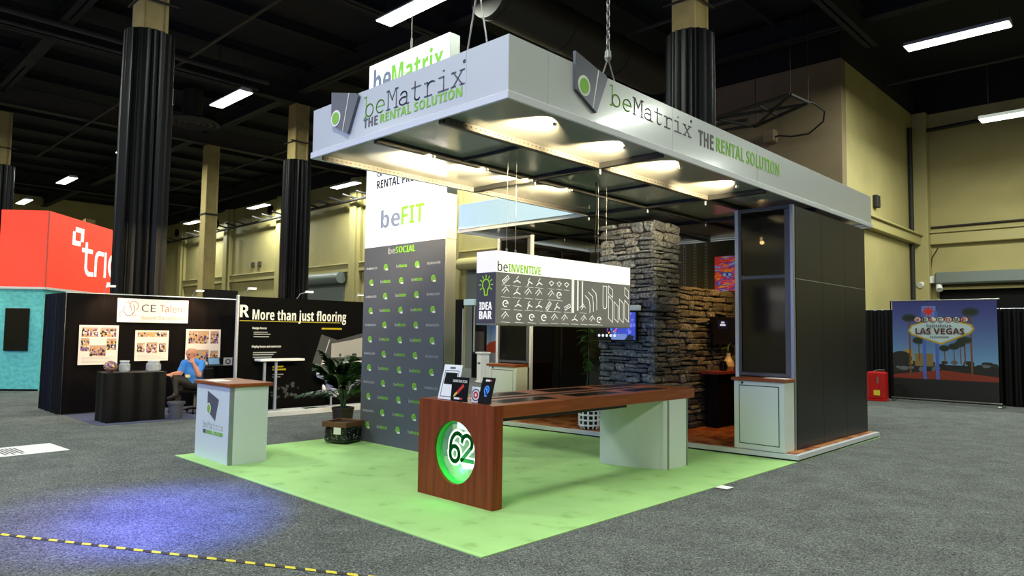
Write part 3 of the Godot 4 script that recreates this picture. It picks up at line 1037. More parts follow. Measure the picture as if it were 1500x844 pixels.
# ------------------------------------------------------------------ stand: tower
func tower():
	var X0 := 2.59
	var z0 := -5.47
	var z1 := -3.51
	var t := thing("sign_tower", "tall tower with glowing white upper sign and charcoal logo wall below", "tower", V(X0, 0.008, -4.49))
	var dz := 4.49
	box("lower_frame", V(0.012, 0, z0 + dz), V(0.2, 3.0, z1 + dz), M.frame_alu, t, 0.004)
	box("upper_frame", V(0.012, 3.003, z0 + dz), V(0.2, 5.95, z1 + dz), M.frame_alu, t, 0.004)
	box("logo_panel", V(0, 0.0, z0 + dz + 0.004), V(0.012, 2.995, z1 + dz - 0.004), M.charcoal, t, 0.002)
	box("light_sign_panel", V(0, 3.0, z0 + dz + 0.004), V(0.012, 5.945, z1 + dz - 0.004), M.box_white, t, 0.002)
	area(V(X0 - 0.03, 4.47, -4.49), V(-1, 0, 0), Vector2(1.9, 2.9), 1.1, Color(1, 1, 1))
	var R := V(0, 0, 1)
	word(t, "lettering", "be", "sans_bold", V(0, 5.43, -5.34 + dz), R, 0.46, 0.42, M.box_grey)
	word(t, "lettering", "Matrix", "sans_bold", V(0, 5.43, -4.86 + dz), R, 1.23, 0.40, M.box_green)
	word(t, "lettering", "&", "sans", V(0, 4.10, -5.17 + dz), R, 0.13, 0.12, M.box_black)
	word(t, "lettering", "RENTAL PRODUCTS", "sans_bold", V(0, 3.91, -5.18 + dz), R, 1.46, 0.13, M.box_black)
	word(t, "lettering", "be", "sans_bold", V(0, 3.275, -5.05 + dz), R, 0.49, 0.285, M.box_grey)
	word(t, "lettering", "FIT", "sans_bold", V(0, 3.285, -4.53 + dz), R, 0.54, 0.275, M.box_green)
	var pale := mat(Color(0.62, 0.64, 0.66), 0.6)
	word(t, "lettering", "be", "sans", V(0, 2.865, -4.83 + dz), R, 0.17, 0.1, pale)
	word(t, "lettering", "SOCIAL", "sans_bold", V(0, 2.865, -4.65 + dz), R, 0.465, 0.1, M.ink_green)
	var mh := word_mesh("#beMatrixUSA", "sans", 0.003)
	var mb := word_mesh("be", "sans", 0.003)
	var mm := word_mesh("Matrix", "sans_bold", 0.003)
	var ic := S()
	var fr := Transform3D(Basis(R, Vector3.UP, V(-1, 0, 0)), Vector3.ZERO)
	prism(ic, arc(Vector2.ZERO, 0.052, 0.05, 40, 320, 16) + arc(Vector2.ZERO, 0.022, 0.02, 320, 40, 10), 0.0, 0.003, fr)
	prism(ic, [Vector2(-0.01, -0.012), Vector2(0.05, -0.012), Vector2(0.05, 0.012), Vector2(-0.01, 0.012)], 0.0, 0.0025, fr)
	var icon := ic.commit()
	ic = S()
	prism(ic, [Vector2(0.0, -0.05), Vector2(0.055, -0.05), Vector2(0.055, -0.022), Vector2(0.0, -0.022)], 0.003, 0.005, fr)
	var icon_white := ic.commit()
	var zc := [-5.26, -4.89, -4.50, -4.13, -3.755]
	for k in 12:
		var y := 2.67 - 0.2195 * k
		for j in 5:
			var z: float = zc[j] + dz
			if (k + j) % 2 == 1:
				var o := inst("round_mark", icon, M.ink_green, t, Transform3D(Basis.IDENTITY, V(0, y, z)))
				inst("white_bar", icon_white, M.white, o, Transform3D.IDENTITY)
			elif k % 2 == 0 and (j == 0 or j == 4):
				word(t, "small_lettering", "", "sans", V(0, y - 0.02, z - 0.145), R, 0.29, 0.04, pale, mh)
			else:
				word(t, "small_lettering", "", "sans", V(0, y - 0.022, z - 0.125), R, 0.075, 0.05, pale, mb)
				word(t, "small_lettering", "", "sans", V(0, y - 0.022, z - 0.045), R, 0.175, 0.05, M.ink_green, mm)
	var w := thing("suspension_wire", "thin steel wire from the roof to the tower top", "wire", V(2.68, 5.95, -4.5))
	var st := S()
	sweep(st, [V(0, 0, 0), V(0, 5.0, 0)], 0.008, 5)
	obj("cable", st, M.wire, w)
	st = S()
	tube(st, V(0, 0, 0), V(0, 0.22, 0), 0.018, -1, 8)
	obj("turnbuckle", st, M.wire, w)

# ------------------------------------------------------------------ stand: raised room
func cabinet(called: String, label: String, z0: float, z1: float, x0: float):
	var d := 0.33
	var c := thing(called, label, "cabinet", V(x0, 0.1, z0))
	var w := z1 - z0
	box("body", V(0.012, 0, 0), V(d, 0.965, w), M.cabinet, c, 0.006)
	box("face_frame", V(0, 0, 0.0), V(0.012, 0.965, 0.075), M.cabinet, c, 0.003)
	box("face_frame", V(0, 0, w - 0.075), V(0.012, 0.965, w), M.cabinet, c, 0.003)
	box("face_frame", V(0, 0, 0.075), V(0.012, 0.07, w - 0.075), M.cabinet, c, 0.003)
	box("face_frame", V(0, 0.905, 0.075), V(0.012, 0.965, w - 0.075), M.cabinet, c, 0.003)
	box("reveal", V(0.008, 0.07, 0.075), V(0.0125, 0.905, w - 0.075), M.cabinet_gap, c)
	var dr := box("door", V(-0.002, 0.082, 0.087), V(0.009, 0.893, w - 0.087), M.cabinet, c, 0.003)
	var st := S()
	tube(st, V(-0.004, 0.935, 0.13), V(-0.016, 0.935, 0.13), 0.014, -1, 12)
	obj("lock", st, M.black, dr)
	box("worktop", V(-0.035, 0.965, -0.03), V(d + 0.005, 1.01, w + 0.02), M.wood_h, c, 0.005)
	return c

func deck_and_room():
	var D := 0.1
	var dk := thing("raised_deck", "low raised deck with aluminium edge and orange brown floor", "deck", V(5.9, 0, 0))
	var ol := [Vector2(0.04, 0.0), Vector2(3.53, 0.02), Vector2(3.53, 6.5), Vector2(-0.48, 6.5)]
	var up := Transform3D(Basis(V(1, 0, 0), V(0, 0, -1), V(0, 1, 0)), Vector3.ZERO)
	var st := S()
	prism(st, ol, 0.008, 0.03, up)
	obj("base", st, M.hole, dk)  # near-black colour stands for the shadow line under the deck edge
	st = S()
	prism(st, [ol[0] + Vector2(-0.012, -0.012), ol[1] + Vector2(0.012, -0.012), ol[2], ol[3] + Vector2(-0.012, 0)], 0.03, 0.092, up)
	obj("edge_frame", st, M.lip, dk)
	st = S()
	prism(st, [ol[0] + Vector2(0.05, 0.05), ol[1] + Vector2(-0.05, 0.05), ol[2] + Vector2(-0.05, -0.05), ol[3] + Vector2(0.05, -0.05)], 0.092, 0.1, up)
	obj("floor_covering", st, M.deck, dk)
	cabinet("cabinet", "pale cabinet with wooden worktop against the black wall", -0.91, -0.17, 5.92)
	cabinet("cabinet", "pale cabinet with wooden worktop beside the smoked glass wall", -5.98, -5.24, 5.86)
	tag(box("paper_sheet", V(6.0, 1.111, -0.5), V(6.22, 1.113, -0.2), M.paper), "white paper lying on the cabinet by the black wall", "paper")
	# right side wall: two rows of black panels
	var w: Node = struct(thing("wall_side", "black two-row panel wall of the raised room", "wall", V(6.34, D, -0.2)))
	w.remove_meta("category")
	for r in [[0.0, 2.44], [2.444, 3.5]]:
		for k in 3:
			box("panel", V(0.998 * k + 0.001, r[0], -0.02), V(0.998 * k + 0.997, r[1], 0.04), M.wall_black, w, 0.003)
	box("seam_strip", V(0.0, 2.437, 0.036), V(2.992, 2.447, 0.042), M.frame_alu, w)
	# back wall of grey panels
	var b: Node = struct(thing("wall_rear", "grey rear wall of the raised room", "wall", V(9.33, D, -6.25)))
	b.remove_meta("category")
	for k in 6:
		box("panel", V(0, 0, 1.0 * k + 0.002), V(0.05, 3.52, 1.0 * k + 0.998), M.grey_panel, b, 0.003)
	for z in [2.55, 3.05, 2.8]:
		var o := box("perforated_strip", V(-0.012, 0, z - 0.03), V(-0.001, 3.5, z + 0.03), M.frame_alu, b)
		st = S()
		for k in 55:
			bx(st, V(-0.014, 0.05 + 0.062 * k, z - 0.012), V(-0.012, 0.08 + 0.062 * k, z + 0.012))
		obj("strip_holes", st, M.hole, o).set_meta("kind", "stuff")
	# smoked glass fronts above the cabinets
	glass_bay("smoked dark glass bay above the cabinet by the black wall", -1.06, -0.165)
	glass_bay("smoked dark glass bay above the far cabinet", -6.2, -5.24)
	# left side wall of smoked glass
	var g: Node = struct(thing("wall_smoked", "smoked glass left wall of the raised room", "wall", V(6.34, D, -6.22)))
	g.remove_meta("category")
	for k in 3:
		box("pane", V(1.0 * k + 0.03, 0.05, -0.008), V(1.0 * k + 0.97, 3.45, 0.008), M.smoked, g)
		box("mullion", V(1.0 * k + 0.97, 0, -0.03), V(1.0 * k + 1.03, 3.52, 0.03), M.frame_dark, g, 0.004)
	box("rail", V(0, 3.45, -0.03), V(3.0, 3.52, 0.03), M.frame_dark, g)
	box("rail", V(0, 0, -0.03), V(3.0, 0.05, 0.03), M.frame_dark, g)
	box("backing", V(0.02, 0.05, -0.05), V(0.32, 3.45, -0.035), M.roof_tan, g)
	tag(box("red_crate", V(8.05, 0.0, -7.3), V(8.75, 1.05, -6.8), M.red_case, self, 0.03), "red crate dimly seen through the smoked glass wall", "crate")
	# a colourful painting, generic brush strokes round an eye-like oval
	var img := Image.create(160, 190, false, Image.FORMAT_RGB8)
	img.fill(Color(0.75, 0.25, 0.15))
	var r := RandomNumberGenerator.new()
	r.seed = 4
	var pal := [Color(0.85, 0.2, 0.25), Color(0.9, 0.55, 0.12), Color(0.28, 0.3, 0.72), Color(0.75, 0.3, 0.5), Color(0.5, 0.6, 0.85), Color(0.9, 0.4, 0.2), Color(0.45, 0.25, 0.6)]
	for k in 150:
		var p := Vector2(r.randf() * 160, r.randf() * 190)
		iline(img, p, p + Vector2(r.randf_range(20, 55), r.randf_range(-22, 10)), r.randf_range(5, 13), pal[r.randi() % pal.size()])
	iell(img, 70, 100, 34, 13, Color(0.30, 0.34, 0.70))
	iell(img, 70, 101, 24, 8, Color(0.62, 0.74, 0.88))
	iell(img, 70, 100, 8, 7, Color(0.16, 0.2, 0.45))
	for k in 26:
		var p := Vector2(r.randf() * 160, r.randf_range(112, 190) if k % 2 == 0 else r.randf_range(0, 82))
		iline(img, p, p + Vector2(r.randf_range(14, 40), r.randf_range(-16, 8)), r.randf_range(3, 7), pal[r.randi() % pal.size()])
	var pm := print_mat(img)
	pm.emission_enabled = true
	pm.emission = Color.BLACK
	pm.emission_energy_multiplier = 0.35
	pm.emission_texture = pm.albedo_texture  # the print's own colours are put into its emission
	tag(sheet("glowing_painting", self, V(9.3, 2.60, -3.0), V(0, 0, 1), 0.62, 0.70, 0.02, pm), "glowing painting of colourful brush strokes and an eye on rear wall", "painting")
	# a lamp seen through the glass bay
	var lp := thing("room_lamp", "small warm spot lamp glinting behind the smoked glass bay", "lamp", V(7.4, 3.32, -1.15))
	st = S()
	tube(st, V(0, 0.374, 0), V(0, 0.06, 0), 0.012, -1, 6)
	obj("stem", st, M.alu, lp)
	st = S()
	tube(st, V(-0.03, 0.06, 0.03), V(0.04, -0.03, -0.06), 0.035, 0.045, 12)
	obj("head", st, M.alu, lp)
	st = S()
	lathe(st, [Vector2(0, 0.035), Vector2(0.03, 0.02), Vector2(0.036, 0), Vector2(0.03, -0.02), Vector2(0, -0.035)], 12, Transform3D(Basis.IDENTITY, V(-0.02, -0.075, 0.02)))
	obj("bulb", st, glow(Color(1.0, 0.82, 0.5), 60.0), lp)
	spot(V(7.5, 3.2, -1.3), V(8.05, 1.7, -2.4), 56.0, 3.4, Color(1.0, 0.72, 0.36), 0.04, 0.8)

func glass_bay(label: String, z0: float, z1: float):
	var x := 6.3
	var g := thing("glass_bay", label, "window", V(x, 0.1, z0))
	var w := z1 - z0
	box("post", V(-0.03, 0, 0), V(0.03, 3.52, 0.055), M.lip, g, 0.004)  # aluminium posts coloured whiter for the light falling on them
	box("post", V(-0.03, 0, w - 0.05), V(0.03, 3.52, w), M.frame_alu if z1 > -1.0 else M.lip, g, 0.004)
	for y in [1.02, 2.455, 3.47]:
		box("rail", V(-0.02, y, 0.055), V(0.02, y + 0.05, w - 0.05), M.charcoal, g, 0.004)
	box("pane", V(-0.006, 1.07, 0.06), V(0.006, 2.45, w - 0.055), M.smoked, g)
	box("pane", V(-0.006, 2.51, 0.06), V(0.006, 3.465, w - 0.055), M.smoked, g)
	box("inner_frame", V(-0.024, 1.07, 0.056), V(-0.016, 3.46, 0.10), M.charcoal, g)
	box("inner_frame", V(-0.024, 1.07, w - 0.13), V(-0.016, 3.46, w - 0.052), M.charcoal, g)

# ------------------------------------------------------------------ stand: stone column and wall
func lay_stones(parent: Node, o: Vector3, right: Vector3, W: float, H: float, variants: Array, r: RandomNumberGenerator):
	var n := right.cross(Vector3.UP)
	var y := 0.0
	while y < H - 0.03:
		var rh := r.randf_range(0.07, 0.17)
		if y + rh > H - 0.06:
			rh = H - y
		var x := 0.0
		while x < W - 0.02:
			var w := r.randf_range(0.18, 0.46)
			if x + w > W - 0.12:
				w = W - x
			if w > 0.5:
				w = w / 2.0
			var split := rh > 0.10 and r.randf() < 0.42
			var cutat := r.randf_range(0.35, 0.65)
			for part in (2 if split else 1):
				var hh := rh if not split else rh * (cutat if part == 0 else 1.0 - cutat)
				var yb := y + (rh * cutat if part == 1 else 0.0)
				var b := Basis(right, Vector3.UP, n).rotated(n, r.randf_range(-0.07, 0.07)).rotated(right, r.randf_range(-0.12, 0.12)).rotated(Vector3.UP, r.randf_range(-0.07, 0.07))
				b = Basis(b.x * (w - r.randf_range(0.006, 0.02)), b.y * (hh - r.randf_range(0.008, 0.018)), b.z * 0.12)
				var at := o + right * (x + w / 2) + V(0, yb + hh * 0.5, 0) + n * r.randf_range(-0.05, 0.012)
				inst("stone", variants[r.randi() % variants.size()], M["stone%d" % (r.randi() % 3)], parent, Transform3D(b, at))
			x += w
		y += rh

func stone_feature():
	var r := RandomNumberGenerator.new()
	r.seed = 19
	var variants := []
	for k in 18:
		var st := S()
		cbox(st, V(-0.5, -0.5, -0.5), V(0.5, 0.5, 0.5), 0.16, Transform3D.IDENTITY, 0.10, r)
		variants.append(st.commit())
	var c := thing("stone_column", "tall dark slate stone column reaching the canopy soffit", "column", V(6.12, 0.1, -2.4))
	box("core", V(0.045, 0, -1.06), V(0.78, 3.5, -0.045), M.mortar, c)
	lay_stones(c, V(0.03, 0, -1.1), V(0, 0, 1), 1.1, 3.5, variants, r)
	lay_stones(c, V(0, 0, -0.03), V(1, 0, 0), 0.81, 3.5, variants, r)
	var w := thing("stone_wall", "low brown stone wall running back from the stone column", "wall", V(6.935, 0.1, -2.4))
	box("core", V(0.0, 0, -0.5), V(2.0, 2.44, -0.045), M.mortar, w)
	lay_stones(w, V(0, 0, -0.03), V(1, 0, 0), 2.03, 2.46, variants, r)
	# television on the column
	var img := Image.create(256, 150, false, Image.FORMAT_RGB8)
	img.fill(Color(0.24, 0.30, 0.72))
	irect(img, 0, 0, 100, 150, Color(0.03, 0.03, 0.06))
	for k in 60:
		iell(img, r.randf_range(70, 150), r.randf_range(60, 115), r.randf_range(2, 6), r.randf_range(2, 6), [Color(0.9, 0.3, 0.6), Color(0.9, 0.8, 0.2), Color(0.3, 0.5, 0.95), Color(0.2, 0.2, 0.4)][k % 4])
	for k in 30:
		iell(img, r.randf_range(170, 250), r.randf_range(0, 120), r.randf_range(4, 12), r.randf_range(4, 12), Color(0.22, 0.26, 0.8).lerp(Color(0.5, 0.55, 0.9), r.randf()))
	irect(img, 100, 118, 100, 32, Color(0.45, 0.52, 0.75))
	ipoly(img, [Vector2(186, 150), Vector2(215, 122), Vector2(250, 130), Vector2(240, 150)], Color(0.12, 0.16, 0.2))
	for k in 5:
		iell(img, 18 + 26 * k, 128, 8, 8, Color(0.92, 0.94, 1.0))
	var scr := print_mat(img, 0.2)
	scr.emission_enabled = true
	scr.emission = Color.BLACK
	scr.emission_texture = scr.albedo_texture
	scr.emission_energy_multiplier = 0.75
	var tv := thing("television", "flat television with blue screen picture hung on the stone column", "television", V(6.0, 1.6, -3.47))
	box("body", V(-0.02, 0, 0), V(0.045, 0.49, 0.83), M.black_gloss, tv, 0.006)
	sheet("screen", tv, V(-0.022, 0.018, 0.018), V(0, 0, 1), 0.794, 0.454, 0.002, scr)
	tag(box("light_bar", V(5.99, 2.10, -2.95), V(6.06, 2.19, -2.60), mat(Color(0.78, 0.83, 0.84), 0.4), self, 0.01), "pale sound bar fixed above the column television", "sound bar")
	var t2 := thing("television", "black television with a small blue message on the stone wall", "television", V(7.85, 1.55, -2.30))
	box("body", V(0, 0, -0.03), V(0.92, 0.50, 0.03), M.black_gloss, t2, 0.006)
	box("blue_screen_box", V(0.17, 0.28, 0.031), V(0.56, 0.44, 0.033), glow(Color(0.02, 0.06, 0.16), 0.5, Color(0.02, 0.04, 0.1)), t2)
	var mm := glow(Color(0.75, 0.85, 1.0), 0.6)
	sheet("print_block", t2, V(0.30, 0.385, 0.034), V(1, 0, 0), 0.13, 0.03, 0.0008, mm)
	sheet("print_block", t2, V(0.26, 0.335, 0.034), V(1, 0, 0), 0.21, 0.035, 0.0008, mm)
	tag(box("wooden_shelf", V(7.58, 1.03, -2.38), V(9.28, 1.08, -2.02), M.shelf_red, self, 0.006), "reddish wooden shelf on the stone wall", "shelf")
	tag(box("dark_cabinet", V(7.66, 0.1, -2.33), V(8.55, 1.03, -2.08), M.drape_brown, self, 0.01), "dark brown cabinet below the reddish shelf", "cabinet")
	var vs := thing("vase", "cream ceramic vase with sprigs on the reddish shelf", "vase", V(8.22, 1.08, -2.16))
	var st := S()
	lathe(st, [Vector2(0, 0), Vector2(0.07, 0.0), Vector2(0.10, 0.08), Vector2(0.085, 0.16), Vector2(0.04, 0.24), Vector2(0.035, 0.30), Vector2(0.048, 0.32), Vector2(0.03, 0.31)], 18)
	obj("body", st, mat(Color(0.88, 0.82, 0.62), 0.3), vs)
	st = S()
	for k in 5:
		sweep(st, [V(0, 0.28, 0), V(-0.04 * k, 0.42, 0.01 * k), V(-0.09 * k + 0.05, 0.5 - 0.03 * k, 0.02)], 0.007, 5)
	obj("sprigs", st, M.leaf_light, vs)
	st = S()
	lathe(st, [Vector2(0, 0), Vector2(0.06, 0), Vector2(0.075, 0.09), Vector2(0.05, 0.15), Vector2(0.055, 0.17)], 14)
	var jug := obj("dark_jug", st, M.black_gloss)
	jug.position = V(8.02, 1.08, -2.16)
	tag(jug, "small dark jug beside the cream vase", "jug")
	# climbing plant beside the column, grid basket, moss on the wall
	var pl := thing("leafy_plant", "tall dark leafy plant beside the stone column", "plant", V(6.2, 0.1, -3.86))
	st = S()
	tube(st, V(0, 0, 0), V(0, 0.3, 0), 0.12, 0.15, 14)
	obj("pot", st, M.pot, pl)
	st = S()
	sweep(st, [V(0, 0.3, 0), V(0.05, 1.0, 0.03), V(-0.02, 1.7, 0.08), V(0.03, 2.1, 0.05)], 0.016, 6, 0.006)
	obj("stem", st, M.leaf, pl)
	for k in 46:
		var y := r.randf_range(0.5, 2.1)
		var a := r.randf() * TAU
		leaf_part(pl, V(0.02, y, 0.05), V(cos(a), r.randf_range(-0.4, 0.5), sin(a)).normalized(), r.randf_range(0.14, 0.26), M.leaf_light if k % 4 == 0 else M.leaf)
	var bk := thing("grid_basket", "black pot inside a white square grid basket on the deck", "basket", V(5.86, 0.113, -3.5))
	st = S()
	lathe(st, [Vector2(0, 0), Vector2(0.13, 0), Vector2(0.165, 0.05), Vector2(0.17, 0.3), Vector2(0.15, 0.3), Vector2(0.14, 0.08), Vector2(0, 0.06)], 24)
	obj("pot", st, M.black_gloss, bk)
	for k in 12:
		var a := TAU * k / 12
		st = S()
		sweep(st, [V(0.135 * cos(a), 0.005, 0.135 * sin(a)), V(0.175 * cos(a), 0.05, 0.175 * sin(a)), V(0.18 * cos(a), 0.31, 0.18 * sin(a))], 0.016, 6)
		obj("upright", st, M.white_plastic, bk)
	for y in [0.06, 0.145, 0.23, 0.305]:
		st = S()
		var q := []
		for k in 25:
			q.append(V(0.18 * cos(TAU * k / 24), y, 0.18 * sin(TAU * k / 24)))
		sweep(st, q, 0.016, 6)
		obj("hoop", st, M.white_plastic, bk)

func leaf_part(parent: Node, at: Vector3, dir: Vector3, L: float, m: Material):
	var side := dir.cross(Vector3.UP).normalized()
	var up := side.cross(dir).normalized()
	var st := S()
	var prev := []
	for k in 5:
		var t := k / 4.0
		var c := at + dir * L * t - Vector3.UP * L * 0.35 * t * t
		var w := L * 0.22 * sin(PI * clampf(t * 0.94 + 0.03, 0, 1))
		var cur := [c - side * w + up * w * 0.3, c, c + side * w + up * w * 0.3]
		if k > 0:
			face(st, [prev[0], prev[1], cur[1], cur[0]], up)
			face(st, [prev[1], prev[2], cur[2], cur[1]], up)
		prev = cur
	obj("leaf", st, m, parent)

# ------------------------------------------------------------------ stand: table
func idea_table():
	var t := thing("display_table", "long wooden waterfall table with a round lit porthole in its end", "table", V(1.02, 0.008, -1.485))
	var H := 0.99
	var w := 0.565
	var cy := 0.485
	var R := 0.315
	# end slab with a round hole
	for side in [0.0, 0.13]:
		pass
	var st := S()
	var N := 64
	var inner := []
	var outer := []
	for k in N:
		var a := TAU * (k + 0.5) / N
		var d := Vector2(cos(a), sin(a))
		inner.append(Vector2(0.0, cy) + d * R)
		var s := 1e9
		if absf(d.x) > 1e-6:
			s = minf(s, w / absf(d.x))
		if d.y > 1e-6:
			s = minf(s, (H - cy) / d.y)
		if d.y < -1e-6:
			s = minf(s, cy / -d.y)
		outer.append(Vector2(0.0, cy) + d * s)
	for k in N:
		var j := (k + 1) % N
		for xx in [0.0, 0.13]:
			var o := V(-1, 0, 0) if xx == 0.0 else V(1, 0, 0)
			var q := [V(xx, inner[k].y, inner[k].x), V(xx, inner[j].y, inner[j].x), V(xx, outer[j].y, outer[j].x), V(xx, outer[k].y, outer[k].x)]
			face(st, q, o)
			# corner filler
			var p: Vector2 = outer[k]
			var u: Vector2 = outer[j]
			if absf(p.x - u.x) > 1e-4 and absf(p.y - u.y) > 1e-4:
				var cr := Vector2(w if p.x > 0 else -w, H if p.y > cy else 0.0)
				face(st, [V(xx, p.y, p.x), V(xx, cr.y, cr.x), V(xx, u.y, u.x)], o)
		face(st, [V(0.0, inner[k].y, inner[k].x), V(0.0, inner[j].y, inner[j].x), V(0.13, inner[j].y, inner[j].x), V(0.13, inner[k].y, inner[k].x)], V(0, cy - inner[k].y, -inner[k].x))
	for s in [-1, 1]:
		face(st, [V(0, 0, w * s), V(0.13, 0, w * s), V(0.13, H, w * s), V(0, H, w * s)], V(0, 0, s))
	face(st, [V(0, H, -w), V(0, H, w), V(0.13, H, w), V(0.13, H, -w)], Vector3.UP)
	obj("end_slab", st, M.wood_v, t)
	# lit ring and clear disc with the engraved number
	st = S()
	for k in N:
		var j := (k + 1) % N
		var a0 := TAU * k / N
		var a1 := TAU * j / N
		var q := []
		for p in [[0.035, a0], [0.035, a1], [0.126, a1], [0.126, a0]]:
			q.append(V(p[0], cy + (R - 0.004) * sin(p[1]), (R - 0.004) * cos(p[1])))
		face(st, q, V(0, -sin(a0), -cos(a0)))
		q = []
		for p in [[R - 0.004, a0], [R - 0.004, a1], [R - 0.016, a1], [R - 0.016, a0]]:
			q.append(V(0.10, cy + p[0] * sin(p[1]), p[0] * cos(p[1])))
		face(st, q, V(-1, 0, 0))
	obj("led_ring", st, M.led_green, t)
	st = S()
	tube(st, V(0.098, cy, 0), V(0.104, cy, 0), R - 0.005, -1, 48)
	var disc := obj("porthole_disc", st, M.acrylic, t)
	var fr := Transform3D(Basis(V(0, 0, 1), V(0, 1, 0), V(-1, 0, 0)), V(0.097, cy, 0))
	st = S()
	var six := arc(Vector2(-0.045, 0.02), 0.11, 0.155, 62, 180, 10) + [Vector2(-0.155, -0.045)] + arc(Vector2(-0.09, -0.035), 0.068, 0.075, 180, 520, 18)
	var two := arc(Vector2(0.095, 0.09), 0.075, 0.075, 170, -30, 12) + [Vector2(0.02, -0.085), Vector2(0.18, -0.085)]
	stroke(st, six, 0.075, fr)
	stroke(st, two, 0.075, fr)
	stroke(st, [Vector2(0.055, -0.14), Vector2(0.205, -0.125)], 0.06, fr)
	stroke(st, [Vector2(-0.02, 0.262), Vector2(0.06, 0.255)], 0.075, fr)
	obj("engraved_light_number", st, glow(Color(0.93, 1.0, 0.95), 0.8), disc)
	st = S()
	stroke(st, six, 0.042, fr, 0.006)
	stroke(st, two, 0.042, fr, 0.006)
	obj("glow_number_fill", st, glow(Color(0.06, 0.34, 0.12), 0.4, Color(0.2, 0.55, 0.28)), disc)  # green fill with a glow added so it is not left black
	omni(V(1.09, 0.30, -1.485), 0.09, Color(0.16, 1.0, 0.34), 0.05)
	# top, inlays, tray
	st = S()
	cbox(st, V(0.13, H - 0.125, -w), V(3.785, H, w), 0.004)
	obj("table_top", st, M.wood_h, t)
	box("under_tray", V(0.14, H - 0.165, -0.5), V(2.3, H - 0.125, 0.5), M.pot, t)
	box("cable_slot", V(0.25, H - 0.002, -0.07), V(3.2, H + 0.002, 0.035), M.black, t)
	for a in [[0.3, 1.15], [1.5, 2.35], [2.6, 3.4]]:
		box("glass_inlay", V(a[0], H - 0.002, 0.14), V(a[1], H + 0.003, 0.40), M.black_gloss, t)
		box("glass_inlay", V(a[0] + 0.2, H - 0.002, -0.46), V(a[1] + 0.2, H + 0.003, -0.18), M.black_gloss, t)
	# far support with a bowed face
	var pts := [Vector2(3.56, -0.585), Vector2(3.08, -0.585), Vector2(3.04, -0.545)]
	for k in 9:
		var f := k / 8.0
		pts.append(Vector2(3.03 - 0.20 * f - 0.05 * sin(PI * f), -0.50 + 0.79 * f))
	pts.append(Vector2(3.56, 0.29))
	var up := Transform3D(Basis(V(1, 0, 0), V(0, 0, -1), V(0, 1, 0)), Vector3.ZERO)
	st = S()
	prism(st, pts, 0.0, H - 0.125, up)
	var sp := obj("support_pedestal", st, M.cabinet, t)
	box("corner_strip", V(3.075, 0, 0.583), V(3.105, H - 0.126, 0.592), M.frame_alu, sp)
	box("corner_strip", V(3.53, 0, 0.583), V(3.562, H - 0.126, 0.592), M.frame_alu, sp)
	# cards standing on the table
	card("white framed info card with a dark picture", V(1.10, 1.002, -1.85), 0.285, 0.37, 15.0, 0)
	card("black card with a red pen picture, titled INNOVATOR", V(1.06, 1.002, -1.60), 0.255, 0.245, 6.0, 1)
	card("small white card with a red target", V(1.11, 1.002, -1.343), 0.125, 0.155, 5.0, 2)
	card("black card with a glowing blue bulb picture", V(1.08, 1.002, -1.215), 0.18, 0.265, 16.0, 3)

